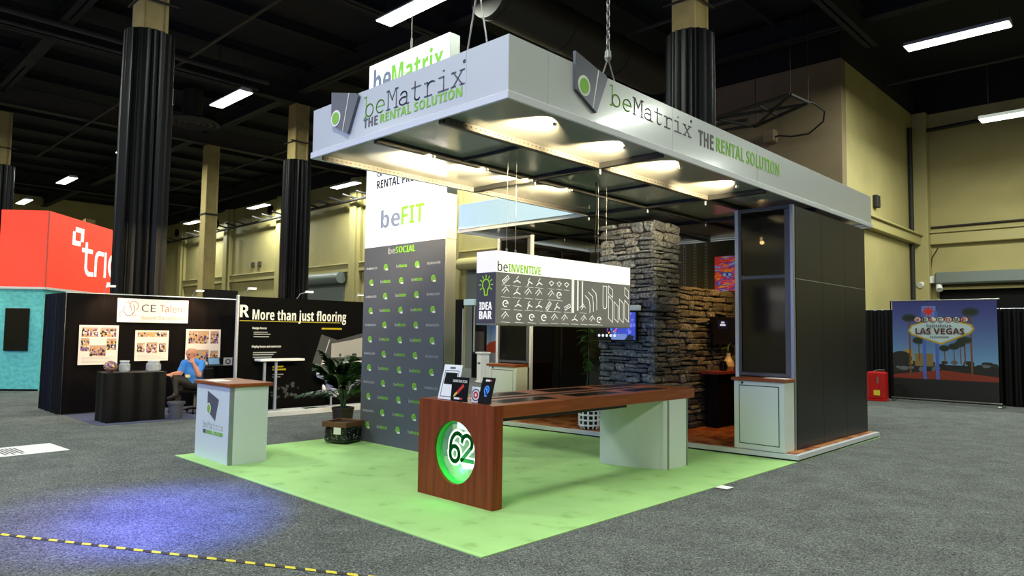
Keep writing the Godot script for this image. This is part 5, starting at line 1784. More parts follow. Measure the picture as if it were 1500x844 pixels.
# a body as a smooth union of tapered bones, meshed as surface nets; bones: [a, b, ra, rb, colour]
func net(st: SurfaceTool, bones: Array, cell: float, blend: float):
	var lo := V(1e9, 1e9, 1e9)
	var hi := -lo
	for b in bones:
		var r: float = maxf(b[2], b[3]) + cell * 3.0 + blend
		lo = lo.min(b[0] - Vector3.ONE * r).min(b[1] - Vector3.ONE * r)
		hi = hi.max(b[0] + Vector3.ONE * r).max(b[1] + Vector3.ONE * r)
	var nx := int((hi.x - lo.x) / cell) + 2
	var ny := int((hi.y - lo.y) / cell) + 2
	var nz := int((hi.z - lo.z) / cell) + 2
	var f := PackedFloat32Array()
	f.resize(nx * ny * nz)
	var kk := 1.0 / blend
	for b in bones:
		var a: Vector3 = b[0]
		var d: Vector3 = b[1] - a
		var dd := maxf(d.length_squared(), 1e-9)
		var r: float = maxf(b[2], b[3]) + cell * 2.0 + blend * 2.0
		var p0: Vector3 = (a.min(b[1]) - Vector3.ONE * r - lo) / cell
		var p1: Vector3 = (a.max(b[1]) + Vector3.ONE * r - lo) / cell
		for k in range(maxi(0, int(p0.z)), mini(nz - 1, int(p1.z) + 1) + 1):
			for j in range(maxi(0, int(p0.y)), mini(ny - 1, int(p1.y) + 1) + 1):
				for i in range(maxi(0, int(p0.x)), mini(nx - 1, int(p1.x) + 1) + 1):
					var p := lo + Vector3(i, j, k) * cell - a
					var t := clampf(p.dot(d) / dd, 0.0, 1.0)
					var dist := (p - d * t).length() - lerpf(b[2], b[3], t)
					f[(k * ny + j) * nx + i] += exp(minf(-dist * kk, 30.0))
	var vid := PackedInt32Array()
	vid.resize(f.size())
	vid.fill(-1)
	var vs := PackedVector3Array()
	var offs := [0, 1, nx, nx + 1, nx * ny, nx * ny + 1, nx * ny + nx, nx * ny + nx + 1]
	var edges := [[0, 1], [2, 3], [4, 5], [6, 7], [0, 2], [1, 3], [4, 6], [5, 7], [0, 4], [1, 5], [2, 6], [3, 7]]
	for k in nz - 1:
		for j in ny - 1:
			for i in nx - 1:
				var o := (k * ny + j) * nx + i
				var c := 0
				for e in 8:
					if f[o + offs[e]] > 1.0:
						c += 1
				if c == 0 or c == 8:
					continue
				var sum := Vector3.ZERO
				var cnt := 0
				for e in edges:
					var fa := f[o + offs[e[0]]]
					var fb := f[o + offs[e[1]]]
					if (fa > 1.0) != (fb > 1.0):
						var la := log(maxf(fa, 1e-6))
						var lb := log(maxf(fb, 1e-6))
						var t := la / (la - lb)
						var va := Vector3(e[0] & 1, (e[0] >> 1) & 1, (e[0] >> 2) & 1)
						var vb := Vector3(e[1] & 1, (e[1] >> 1) & 1, (e[1] >> 2) & 1)
						sum += va.lerp(vb, t)
						cnt += 1
				vid[o] = vs.size()
				vs.append(lo + (Vector3(i, j, k) + sum / cnt) * cell)
	var cols := []
	var nrm := []
	for p in vs:
		var best := 1e9
		var c := Color.WHITE
		var g := Vector3.ZERO
		for b in bones:
			var a: Vector3 = b[0]
			var d: Vector3 = b[1] - a
			var t := clampf((p - a).dot(d) / maxf(d.length_squared(), 1e-9), 0.0, 1.0)
			var q := p - a - d * t
			var dist := q.length() - lerpf(b[2], b[3], t)
			if dist < best:
				best = dist
				c = b[4]
			g += q.normalized() * exp(-dist * kk)
		cols.append(c)
		nrm.append(g.normalized())
	for k in range(1, nz - 1):
		for j in range(1, ny - 1):
			for i in range(1, nx - 1):
				var o := (k * ny + j) * nx + i
				var ins := f[o] > 1.0
				for ax in 3:
					var s: int = [1, nx, nx * ny][ax]
					if ins == (f[o + s] > 1.0):
						continue
					var u: int = [nx, nx * ny, 1][ax]
					var w: int = [nx * ny, 1, nx][ax]
					var q := [vid[o - u - w], vid[o - w], vid[o], vid[o - u]]
					if q.min() < 0:
						continue
					var fn := (vs[q[2]] - vs[q[0]]).cross(vs[q[3]] - vs[q[1]])
					var ord := [0, 2, 1, 0, 3, 2] if fn.dot(nrm[q[0]]) > 0.0 else [0, 1, 2, 0, 2, 3]
					for e in ord:
						st.set_color(cols[q[e]])
						st.set_normal(nrm[q[e]])
						st.add_vertex(vs[q[e]])

func hand_bones(wrist: Vector3, dir: Vector3, palm: Vector3, curl: float, skin: Color, thumb_side: float) -> Array:
	var side := dir.cross(palm).normalized()
	var out := []
	var base := wrist + dir * 0.075
	out.append([wrist, wrist + dir * 0.03, 0.026, 0.03, skin])
	for k in 4:
		var s := (k - 1.5) * 0.02
		out.append([wrist + dir * 0.02 + side * s * 0.7, base + side * s, 0.016, 0.014, skin])
		var L: float = [0.062, 0.075, 0.07, 0.055][k]
		var p := base + side * s * 1.12
		var d := dir
		for e in 3:
			d = d.rotated(side, -curl * (0.5 + 0.3 * e)).normalized()
			var q: Vector3 = p + d * L * float([0.45, 0.32, 0.23][e])
			out.append([p, q, 0.0095 - 0.001 * e, 0.0088 - 0.001 * e, skin])
			p = q
	var t0 := wrist + dir * 0.02 + side * 0.03 * thumb_side
	var t1 := t0 + (dir * 0.6 + side * 0.8 * thumb_side + palm * 0.3).normalized() * 0.042
	out.append([t0, t1, 0.013, 0.011, skin])
	out.append([t1, t1 + (dir * 0.9 + side * 0.2 * thumb_side + palm * 0.4).normalized() * 0.032, 0.011, 0.009, skin])
	return out

func seated_person():
	var m := mat(Color.WHITE, 0.7)
	m.vertex_color_use_as_albedo = true
	var sk := Color(0.52, 0.24, 0.16)
	var sh := Color(0.035, 0.20, 0.62)
	var pt := Color(0.016, 0.014, 0.014)
	var so := Color(0.008, 0.008, 0.008)
	var P := thing("person", "seated bald person in bright blue shirt and dark trousers, hand to face", "person", V(2.1, 0.006, -10.72), -0.803)
	var st := S()
	var bones := [
		[V(-0.02, 0.58, -0.02), V(0.12, 0.58, -0.03), 0.125, 0.125, pt],
		[V(0.05, 0.68, -0.02), V(0.03, 0.80, 0.0), 0.155, 0.165, sh],
		[V(0.03, 0.80, 0.0), V(0.02, 0.97, 0.0), 0.165, 0.135, sh],
		[V(-0.14, 1.0, 0.02), V(0.18, 1.0, 0.02), 0.07, 0.07, sh],
		[V(0.01, 1.03, 0.0), V(0.0, 1.10, 0.02), 0.058, 0.055, sk],
		[V(0.19, 0.99, 0.03), V(0.205, 0.86, 0.09), 0.07, 0.062, sh],
		[V(0.205, 0.86, 0.09), V(0.20, 0.77, 0.13), 0.05, 0.044, sk],
		[V(0.20, 0.77, 0.13), V(0.075, 1.02, 0.17), 0.044, 0.03, sk],
		[V(-0.16, 0.99, 0.03), V(-0.20, 0.86, 0.07), 0.07, 0.06, sh],
		[V(-0.20, 0.86, 0.07), V(-0.21, 0.80, 0.10), 0.05, 0.044, sk],
		[V(-0.21, 0.80, 0.10), V(-0.29, 0.80, 0.20), 0.042, 0.03, sk],
		[V(0.0, 0.60, 0.04), V(-0.27, 0.70, 0.17), 0.10, 0.068, pt],
		[V(-0.27, 0.70, 0.17), V(-0.20, 0.42, 0.24), 0.066, 0.045, pt],
		[V(-0.20, 0.42, 0.24), V(-0.21, 0.385, 0.245), 0.04, 0.038, sk],
		[V(-0.20, 0.36, 0.25), V(-0.33, 0.31, 0.30), 0.045, 0.034, so],
		[V(0.10, 0.58, 0.02), V(-0.20, 0.56, 0.05), 0.10, 0.07, pt],
		[V(-0.20, 0.56, 0.05), V(-0.26, 0.12, 0.06), 0.068, 0.046, pt],
		[V(-0.25, 0.055, 0.05), V(-0.38, 0.04, 0.12), 0.05, 0.036, so]]
	net(st, bones, 0.013, 0.014)
	# head, turned down towards the raised hand
	var hc := V(-0.02, 1.19, 0.035)
	var fw := V(-0.35, -0.12, 0.93).normalized()
	var rt := fw.cross(Vector3.UP).normalized()
	var hu := rt.cross(fw).normalized()
	var head := [
		[hc + hu * 0.02 - fw * 0.025, hc + hu * 0.03 + fw * 0.02, 0.088, 0.085, sk],
		[hc - hu * 0.02 + fw * 0.03, hc - hu * 0.075 + fw * 0.05, 0.068, 0.04, sk],
		[hc - hu * 0.11 - fw * 0.02, hc - hu * 0.03, 0.05, 0.06, sk],
		[hc + hu * 0.012 + fw * 0.105, hc - hu * 0.022 + fw * 0.122, 0.009, 0.014, sk],
		[hc + hu * 0.025 + fw * 0.095 - rt * 0.04, hc + hu * 0.025 + fw * 0.095 + rt * 0.04, 0.012, 0.012, sk],
		[hc - rt * 0.09 + hu * 0.01, hc - rt * 0.092 - hu * 0.03, 0.016, 0.011, sk],
		[hc + rt * 0.09 + hu * 0.01, hc + rt * 0.092 - hu * 0.03, 0.016, 0.011, sk],
		[hc - hu * 0.052 + fw * 0.093 - rt * 0.02, hc - hu * 0.052 + fw * 0.093 + rt * 0.02, 0.0085, 0.0085, Color(0.4, 0.13, 0.1)],
		[hc + hu * 0.002 + fw * 0.094 - rt * 0.034, hc + hu * 0.002 + fw * 0.095 - rt * 0.034, 0.009, 0.009, Color(0.05, 0.03, 0.03)],
		[hc + hu * 0.002 + fw * 0.094 + rt * 0.034, hc + hu * 0.002 + fw * 0.095 + rt * 0.034, 0.009, 0.009, Color(0.05, 0.03, 0.03)]]
	net(st, head, 0.006, 0.007)
	net(st, hand_bones(V(0.075, 1.02, 0.17), V(-0.35, 0.9, -0.05).normalized(), V(-0.6, -0.2, -0.6).normalized(), 0.5, sk, 1.0), 0.0045, 0.004)
	net(st, hand_bones(V(-0.29, 0.80, 0.20), V(-0.7, -0.35, 0.45).normalized(), V(-0.2, -0.9, -0.2).normalized(), 0.45, sk, 1.0), 0.0045, 0.004)
	obj("body", st, m, P)
	st = S()
	bx(st, V(-0.06, 0.72, 0.165), V(0.03, 0.78, 0.172))
	obj("name_badge", st, mat(Color(0.9, 0.85, 0.6), 0.6), P)
	var c := thing("office_chair", "black office chair under the seated person", "chair", V(2.1, 0.006, -10.72), -0.803)
	st = S()
	cbox(st, V(-0.18, 0.40, -0.24), V(0.30, 0.455, 0.20), 0.02)
	obj("seat", st, M.black, c)
	st = S()
	cbox(st, V(0.29, 0.52, -0.22), V(0.34, 0.90, 0.18), 0.02)
	obj("backrest", st, M.black, c)
	st = S()
	sweep(st, [V(0.2, 0.42, -0.02), V(0.34, 0.42, -0.02), V(0.36, 0.7, -0.02)], 0.02, 6)
	obj("back_bracket", st, M.black, c)
	st = S()
	tube(st, V(0.06, 0.08, -0.02), V(0.06, 0.40, -0.02), 0.028, -1, 10)
	obj("gas_post", st, M.wire, c)
	for k in 5:
		st = S()
		var a := TAU * k / 5
		tube(st, V(0.06, 0.10, -0.02), V(0.06 + 0.27 * cos(a), 0.065, -0.02 + 0.27 * sin(a)), 0.022, 0.014, 8)
		tube(st, V(0.06 + 0.27 * cos(a) - 0.015, 0.028, -0.02 + 0.27 * sin(a)), V(0.06 + 0.27 * cos(a) + 0.015, 0.028, -0.02 + 0.27 * sin(a)), 0.028, -1, 10)
		obj("leg", st, M.black, c)

func flooring_booth():
	var z := -9.6
	var x0 := 2.5
	var img := Image.create(960, 608, false, Image.FORMAT_RGB8)
	img.fill(Color(0.04, 0.043, 0.043))
	var px := func(x: float, y: float) -> Vector2: return Vector2((x - x0) / 3.7 * 960.0, (2.36 - y) / 2.36 * 608.0)
	var r := RandomNumberGenerator.new()
	r.seed = 33
	# grey interior view, printed
	ipoly(img, [px.call(4.15, 1.0), px.call(4.35, 1.62), px.call(4.75, 1.5), px.call(6.2, 1.85), px.call(6.2, 0.25), px.call(4.75, 0.55)], Color(0.28, 0.29, 0.30))
	ipoly(img, [px.call(4.6, 1.42), px.call(5.1, 1.5), px.call(6.2, 1.72), px.call(6.2, 1.12), px.call(4.6, 1.12)], Color(0.62, 0.63, 0.63))
	for k in 14:
		var p: Vector2 = px.call(r.randf_range(4.3, 6.1), r.randf_range(1.02, 1.2))
		iell(img, p.x, p.y, r.randf_range(8, 26), r.randf_range(5, 12), Color(0.12, 0.12, 0.13).lerp(Color(0.5, 0.5, 0.5), r.randf() * 0.6))
	ipoly(img, [px.call(4.5, 0.98), px.call(6.2, 1.02), px.call(6.2, 0.3), px.call(4.95, 0.4)], Color(0.55, 0.57, 0.62))
	iline(img, px.call(4.4, 1.0), px.call(6.2, 1.04), 8, Color(0.85, 0.86, 0.86))
	iline(img, px.call(4.35, 0.9), px.call(4.55, 1.5), 6, Color(0.7, 0.7, 0.7))
	for k in 5:
		iline(img, px.call(4.7 + 0.3 * k, 1.0), px.call(4.72 + 0.3 * k, 0.45), 3, Color(0.25, 0.26, 0.3))
	# world map blobs and small print
	for k in 40:
		var p: Vector2 = px.call(3.32 + 0.22 * (k % 3) + r.randf_range(-0.08, 0.08), 0.46 + r.randf_range(-0.16, 0.14))
		iell(img, p.x, p.y, r.randf_range(4, 11), r.randf_range(3, 9), Color(0.26, 0.27, 0.27))
	for a in [[2.82, 1.66, 0.3], [2.82, 1.62, 0.36], [2.82, 1.57, 0.33], [2.82, 1.25, 0.5], [2.82, 1.21, 0.44], [2.82, 1.16, 0.4], [3.25, 0.80, 0.25], [3.25, 0.75, 0.18]]:
		var p: Vector2 = px.call(a[0], a[1])
		irect(img, p.x, p.y, a[2] / 3.7 * 960.0, 5, Color(0.6, 0.62, 0.62))
	for a in [[3.25, 0.97, 0.24], [3.25, 0.91, 0.3], [4.35, 1.76, 0.5]]:
		var p: Vector2 = px.call(a[0], a[1])
		irect(img, p.x, p.y, a[2] / 3.7 * 960.0, 9, Color(0.72, 0.66, 0.16))
	var gm := print_mat(img, 0.75)
	gm.metallic_specular = 0.15
	var w := thing("graphic_wall", "black graphic wall reading More than just flooring", "wall", V(x0, 0, z))
	sheet("printed_panel", w, V(0, 0, 0), V(1, 0, 0), 3.7, 2.36, 0.05, gm)
	box("edge_post", V(-0.045, 0, -0.05), V(-0.002, 2.38, 0.02), M.alu, w, 0.004)
	word(w, "lettering", "More than just flooring", "sans_bold", V(0.28, 1.835, 0.001), V(1, 0, 0), 2.17, 0.285, M.white)
	word(w, "lettering", "R", "sans_bold", V(0.02, 1.945, 0.001), V(1, 0, 0), 0.19, 0.245, M.white)
	word(w, "lettering", "Design house", "sans_bold", V(0.29, 1.70, 0.001), V(1, 0, 0), 0.30, 0.06, M.white)
	word(w, "lettering", "Display house and contractor", "sans_bold", V(0.29, 1.33, 0.001), V(1, 0, 0), 0.63, 0.06, M.white)
	box("yellow_rule", V(0.02, 1.868, 0.0), V(2.3, 1.885, 0.002), mat(Color(0.62, 0.57, 0.12), 0.6), w)
	var pf := thing("display_plinth", "low pale grey plinth in front of the flooring graphic wall", "plinth", V(2.80, 0, -9.54))
	box("slab", V(0, 0, 0), V(3.4, 0.1, 0.42), M.white, pf, 0.004)
	box("green_glass_inset", V(1.0, 0.1, 0.12), V(1.3, 0.1004, 0.34), mat(Color(0.30, 0.42, 0.38), 0.2), pf)
	var t := thing("high_table", "white high table with two thin legs before the flooring wall", "table", V(2.81, 0.101, -9.45))
	box("top", V(0.0, 0.98, -0.06), V(0.95, 1.025, 0.22), M.white_plastic, t, 0.006)
	for x in [0.13, 0.37]:
		box("leg", V(x, 0, 0.05), V(x + 0.045, 0.98, 0.1), M.alu, t, 0.004)
	box("base_plate", V(0.02, 0.0, 0.0), V(0.5, 0.012, 0.16), M.alu, t)
	# moulded white chair
	var c := thing("shell_chair", "white moulded shell chair on a slim stem upon the plinth", "chair", V(4.42, 0.101, -9.33))
	var st := S()
	var prof := [Vector2(-0.27, 0.68), Vector2(-0.24, 0.745), Vector2(-0.14, 0.785), Vector2(0.0, 0.785), Vector2(0.14, 0.745), Vector2(0.235, 0.65), Vector2(0.25, 0.5), Vector2(0.22, 0.35), Vector2(0.16, 0.24), Vector2(0.08, 0.19), Vector2(0.02, 0.23), Vector2(0.0, 0.42), Vector2(-0.04, 0.53), Vector2(-0.14, 0.575), Vector2(-0.24, 0.61)]
	var mid := Vector2(0.05, 0.55)
	for k in prof.size():
		var a: Vector2 = prof[k]
		var b: Vector2 = prof[(k + 1) % prof.size()]
		var o := Vector2((a - b).y, -(a - b).x)
		for e in [[-0.17, 0.8, -0.11, 1.0], [-0.11, 1.0, 0.11, 1.0], [0.11, 1.0, 0.17, 0.8]]:
			var a0: Vector2 = mid + (a - mid) * e[1]
			var b0: Vector2 = mid + (b - mid) * e[1]
			var a1: Vector2 = mid + (a - mid) * e[3]
			var b1: Vector2 = mid + (b - mid) * e[3]
			face(st, [V(a0.x, a0.y, e[0]), V(b0.x, b0.y, e[0]), V(b1.x, b1.y, e[2]), V(a1.x, a1.y, e[2])], V(o.x, o.y, (e[3] - e[1]) * -sign(e[0]) * 0.1))
	for zz in [-0.17, 0.17]:
		var q2 := []
		for p in prof:
			q2.append(mid + (p - mid) * 0.8)
		var ix := Geometry2D.triangulate_polygon(PackedVector2Array(q2))
		for k in range(0, ix.size(), 3):
			face(st, [V(q2[ix[k]].x, q2[ix[k]].y, zz), V(q2[ix[k + 1]].x, q2[ix[k + 1]].y, zz), V(q2[ix[k + 2]].x, q2[ix[k + 2]].y, zz)], V(0, 0, zz))
	obj("shell", st, M.white_plastic, c)
	st = S()
	lathe(st, [Vector2(0, -0.13), Vector2(0.03, -0.11), Vector2(0.045, 0.0), Vector2(0.03, 0.09), Vector2(0, 0.12)], 12, Transform3D(Basis(V(0, 0, 1), 0.3), V(-0.14, 0.36, 0.02)))
	obj("arm_lobe", st, M.white_plastic, c)
	st = S()
	tube(st, V(0.04, 0.015, 0), V(0.04, 0.24, 0), 0.02, -1, 10)
	obj("stem", st, M.alu, c)
	st = S()
	tube(st, V(0.04, 0, 0), V(0.04, 0.015, 0), 0.16, 0.15, 20)
	obj("foot_disc", st, M.white_plastic, c)
	clip_lamp("clip lamp above the left end of the flooring wall", V(2.62, 2.36, -9.63), V(0.0, 0.02, 0.3), 0.0, Vector3.ZERO)
	clip_lamp("clip lamp above the middle of the flooring wall", V(3.75, 2.36, -9.63), V(0.12, 0.02, 0.3), 0.0, Vector3.ZERO)
	clip_lamp("clip lamp over the printed interior on the flooring wall", V(5.15, 2.36, -9.63), V(0.0, 0.02, 0.3), 0.0, Vector3.ZERO)

func red_booth():
	var at := V(1.09, 0, -18.04)
	var s := thing("light_box_sign", "big glowing red box sign with white lettering on the teal stand", "sign", at, -0.711)
	var y0 := 2.76
	var y1 := 4.81
	box("frame", V(-1.20, y0 + 0.02, -6.0), V(-0.01, y1 - 0.01, -0.01), M.white, s)
	box("front_light_skin", V(-1.21, y0, -0.01), V(-0.03, y1, 0.0), M.red_box, s)
	box("corner_profile", V(-0.03, y0, -0.03), V(0.008, y1, 0.008), mat(Color(0.85, 0.35, 0.28), 0.4), s, 0.004)
	box("side_light_skin", V(-0.01, y0, -6.0), V(0.0, y1, -0.03), M.red_box, s)
	area(at + V(0.653, 0, -0.758) * 3.0 + V(0.758, 0, 0.653) * 0.05 + V(0, 3.8, 0), V(0.758, 0, 0.653), Vector2(5.9, 2.0), 2.0, Color(1, 0.2, 0.12))
	box("bottom_rail", V(-1.21, y0 - 0.06, -6.0), V(0.0, y0, 0.0), M.white, s)
	var fr := Transform3D(Basis(V(0, 0, -1), V(0, 1, 0), V(1, 0, 0)), V(0.001, 0, 0))
	var st := S()
	for q in [[1.23, 4.19, 1.37, 4.44], [1.37, 4.44, 1.84, 4.58], [1.68, 4.19, 1.84, 4.44], [1.23, 4.05, 1.68, 4.19]]:
		prism(st, [Vector2(q[0], q[1]), Vector2(q[2], q[1]), Vector2(q[2], q[3]), Vector2(q[0], q[3])], 0.0, 0.006, fr)
	obj("sign_mark", st, M.red_word, s)
	var strokes := [
		[[Vector2(2.03, 4.15), Vector2(2.03, 3.5)] + arc(Vector2(2.25, 3.5), 0.22, 0.21, 180, 270, 6) + [Vector2(2.42, 3.29)], [Vector2(1.84, 3.97), Vector2(2.34, 3.97)]],
		[[Vector2(2.62, 3.3), Vector2(2.62, 3.75)] + arc(Vector2(2.83, 3.75), 0.21, 0.22, 180, 90, 6) + [Vector2(3.02, 3.97)]],
		[[Vector2(3.21, 3.98), Vector2(3.21, 3.32)]],
		[arc(Vector2(3.8, 3.65), 0.32, 0.34, 0, 360, 20), [Vector2(4.12, 3.98), Vector2(4.12, 3.1)], [Vector2(3.45, 3.06), Vector2(4.1, 3.06)]]]
	for letter in strokes:
		st = S()
		for l in letter:
			stroke(st, l, 0.13, fr, 0.006)
		obj("sign_letter", st, M.red_word, s)
	var w := thing("teal_wall", "teal patterned stand wall below the red sign box", "wall", at, -0.711)
	box("front_panel", V(-4.2, 0, -0.14), V(-0.1, y0 - 0.062, -0.1), M.teal, w)
	box("side_panel", V(-0.14, 0, -6.0), V(-0.1, y0 - 0.062, -0.142), M.teal, w)
	box("plinth", V(-4.2, 0, -0.1), V(-0.1, 0.05, -0.08), M.black, w)
	var t := thing("wall_screen", "switched-off black upright screen on the teal wall", "television", at, -0.711)
	box("body", V(-1.0, 1.06, -0.099), V(-0.4, 2.19, -0.04), M.black_gloss, t, 0.008)

func far_middle():
	var f := thing("exhibit_frame", "black open exhibit frame far behind the logo tower", "frame", V(14.0, 0, -16.2))
	box("side_panel", V(0, 0, 0.0), V(0.1, 2.95, 0.39), M.black, f, 0.004)
	box("back_panel", V(0.6, 0, 0.3), V(0.65, 2.9, 1.06), M.black, f)
	box("tan_board", V(0.55, 0.9, 0.42), V(0.6, 1.75, 1.0), M.roof_tan, f)
	box("top_light_box", V(0, 2.72, 0.45), V(0.5, 2.95, 1.06), mat(Color(0.72, 0.82, 0.85), 0.5), f, 0.01)
	box("edge_post", V(0.0, 0, 0.40), V(0.05, 2.6, 0.44), M.alu, f)
	box("edge_post", V(0.0, 1.0, 1.02), V(0.05, 2.7, 1.06), M.alu, f)
	var img := Image.create(96, 128, false, Image.FORMAT_RGB8)
	for y in 128:
		irect(img, 0, y, 96, 1, Color(0.12, 0.28, 0.58).lerp(Color(0.62, 0.72, 0.82), clampf(y / 80.0, 0, 1)))
	ipoly(img, [Vector2(20, 96), Vector2(40, 82), Vector2(70, 76), Vector2(96, 90), Vector2(96, 112), Vector2(20, 108)], Color(0.72, 0.24, 0.12))
	irect(img, 0, 108, 96, 20, Color(0.55, 0.56, 0.58))
	tag(sheet("landscape_banner", self, V(15.2, 0.65, -16.1), V(0, 0, 1), 1.3, 1.9, 0.03, print_mat(img)), "banner with blue sky and red rock picture behind the stand", "banner")
	var bs := thing("banner_base", "grey stand carrying the blue sky banner", "stand", V(15.24, 0, -16.1))
	box("foot", V(-0.1, 0, 0.1), V(0.25, 0.05, 1.15), M.alu, bs, 0.01)
	box("mast", V(0.0, 0.05, 0.6), V(0.04, 2.4, 0.65), M.alu, bs)
	var p := thing("pedestal", "light grey pedestal with a flared top behind the stand", "pedestal", V(13.15, 0, -13.75), -0.3)
	box("column", V(-0.16, 0.05, -0.16), V(0.16, 0.98, 0.16), M.white, p, 0.01)
	box("base", V(-0.2, 0, -0.2), V(0.2, 0.05, 0.2), M.white, p, 0.01)
	box("cap", V(-0.2, 0.98, -0.2), V(0.2, 1.04, 0.2), M.white, p, 0.01)
	sheet("print_block", p, V(-0.161, 0.62, -0.1), V(0, 0, 1), 0.2, 0.07, 0.0008, M.ink)
	for a in [-13.1, -12.74]:
		var s := thing("stanchion_post", "thin chrome post standing beside the grey pedestal", "post", V(13.3, 0, a), 0, "chrome posts by the pedestal")
		var st := S()
		tube(st, V(0, 0.02, 0), V(0, 1.32, 0), 0.026, -1, 10)
		obj("pole", st, M.alu, s)
		st = S()
		lathe(st, [Vector2(0.17, 0), Vector2(0.16, 0.02), Vector2(0.03, 0.04), Vector2(0.0, 0.04)], 18)
		obj("foot", st, M.alu, s)
		st = S()
		lathe(st, [Vector2(0.026, 1.32), Vector2(0.04, 1.34), Vector2(0.03, 1.38), Vector2(0, 1.39)], 12)
		obj("cap", st, M.alu, s)

func vegas_corner():
	var d := thing("drape_line", "long black drape line along the recess behind the city banner", "drape", V(18.1, 0, -3.0))
	for k in 6:
		pleats(d, "drape_panel", V(0, 0.01, 1.2 * k), V(0, 0.01, 1.2 * (k + 1)), 2.5, M.drape, 0.03, 0.2)
	var st := S()
	tube(st, V(0.03, 2.5, 0), V(0.03, 2.5, 7.2), 0.02, -1, 8)
	obj("crossbar", st, M.alu, d)
	for k in 3:
		st = S()
		tube(st, V(0.05, 0, 3.6 * k), V(0.05, 2.52, 3.6 * k), 0.025, -1, 8)
		obj("upright", st, M.alu, d)
	var W := 500
	var Hh := 540
	var img := Image.create(W, Hh, false, Image.FORMAT_RGB8)
	for y in Hh:
		irect(img, 0, y, W, 1, Color(0.20, 0.20, 0.48).lerp(Color(0.42, 0.62, 0.78), clampf(y / 370.0, 0, 1)))
	irect(img, 0, 350, W, Hh - 350, Color(0.07, 0.07, 0.07))
	var r := RandomNumberGenerator.new()
	r.seed = 9
	for k in 40:
		iell(img, r.randf_range(0, 500), r.randf_range(335, 380), r.randf_range(6, 26), r.randf_range(5, 14), [Color(0.06, 0.08, 0.06), Color(0.35, 0.38, 0.4), Color(0.1, 0.13, 0.1)][k % 3])
	irect(img, 60, 270, 40, 80, Color(0.62, 0.50, 0.18))
	irect(img, 110, 290, 90, 70, Color(0.5, 0.42, 0.2))
	iell(img, 40, 320, 55, 40, Color(0.05, 0.08, 0.05))
	ipoly(img, [Vector2(0, 410), Vector2(250, 378), Vector2(500, 405), Vector2(500, 430), Vector2(0, 432)], Color(0.50, 0.17, 0.08))
	irect(img, 0, 430, W, Hh - 430, Color(0.075, 0.075, 0.075))
	for a in [[85, 95, 410, 22], [380, 65, 400, 24], [130, 220, 330, 18], [350, 215, 340, 20], [300, 250, 345, 15], [255, 260, 345, 14], [330, 235, 340, 15]]:
		iline(img, Vector2(a[0], a[1]), Vector2(a[0] + 3, a[2]), a[3] * 0.36, Color(0.42, 0.26, 0.13))
		for k in 26:
			var t := TAU * k / 26.0
			iline(img, Vector2(a[0], a[1]), Vector2(a[0] + 1.6 * a[3] * cos(t), a[1] + 1.05 * a[3] * sin(t)), 4, Color(0.10, 0.15, 0.08))
	irect(img, 148, 30, 70, 60, Color(0.36, 0.50, 0.78))
	for x in [150, 212]:
		irect(img, x, 60, 17, 370, Color(0.28, 0.38, 0.72))
	var star := []
	for k in 16:
		var rr := 34.0 if k % 2 == 0 else 15.0
		star.append(Vector2(182 + rr * cos(TAU * k / 16), 60 + rr * sin(TAU * k / 16)))
	ipoly(img, star, Color(0.80, 0.16, 0.10))
	ipoly(img, [Vector2(78, 165), Vector2(95, 135), Vector2(235, 90), Vector2(385, 130), Vector2(398, 155), Vector2(380, 180), Vector2(240, 242), Vector2(95, 190)], Color(0.72, 0.60, 0.16))
	ipoly(img, [Vector2(88, 164), Vector2(102, 140), Vector2(235, 98), Vector2(376, 136), Vector2(388, 156), Vector2(372, 174), Vector2(240, 232), Vector2(102, 184)], Color(0.74, 0.82, 0.84))
	for k in 7:
		iell(img, 128 + 37.5 * k, 105 - absf(k - 3) * 0.0, 19, 17, Color(0.12, 0.1, 0.1))
		iell(img, 128 + 37.5 * k, 105, 16, 14, Color(0.88, 0.88, 0.86))
	var b := thing("city_banner", "fabric banner with a WELCOME LAS VEGAS sign picture and palms", "banner", V(17.6, 0.04, -2.05))
	# the cloth, slightly rippled
	st = S()
	var nx := 14
	var ny := 10
	var bw := 2.42
	var bh := 2.64
	var pt := func(i: int, j: int) -> Vector3:
		var u := float(i) / nx
		var v := float(j) / ny
		return V(-0.02 * sin(u * 9.0 + v * 4.0) * v * (1.0 - v) * 3.0, 0.05 + bh * v, bw * u)
	for i in nx:
		for j in ny:
			var q := [pt.call(i, j), pt.call(i + 1, j), pt.call(i + 1, j + 1), pt.call(i, j + 1)]
			var uv := [Vector2(float(i) / nx, 1.0 - float(j) / ny), Vector2(float(i + 1) / nx, 1.0 - float(j) / ny), Vector2(float(i + 1) / nx, 1.0 - float(j + 1) / ny), Vector2(float(i) / nx, 1.0 - float(j + 1) / ny)]
			face(st, q, V(-1, 0, 0), uv)
			var bk := []
			for p in q:
				bk.append(p + V(0.006, 0, 0))
			face(st, bk, V(1, 0, 0), uv)
	obj("cloth", st, print_mat(img, 0.65), b)
	var sx := bw / W
	var sy := bh / Hh
	var Y := func(py: float) -> float: return 0.05 + bh - py * sy
	var letters := "WELCOME"
	for k in 7:
		word(b, "lettering", letters[k], "sans_bold", V(-0.035, Y.call(114), (128 + 37.5 * k - 11) * sx), V(0, 0, 1), 21 * sx, 19 * sy, M.red_ink if k % 2 == 0 else M.ink)
	word(b, "lettering", "fabulous", "serif", V(-0.035, Y.call(146), 172 * sx), V(0, 0, 1), 120 * sx, 18 * sy, M.bin)
	word(b, "lettering", "LAS VEGAS", "sans_bold", V(-0.035, Y.call(184), 118 * sx), V(0, 0, 1), 234 * sx, 32 * sy, mat(Color(0.35, 0.05, 0.05), 0.6))
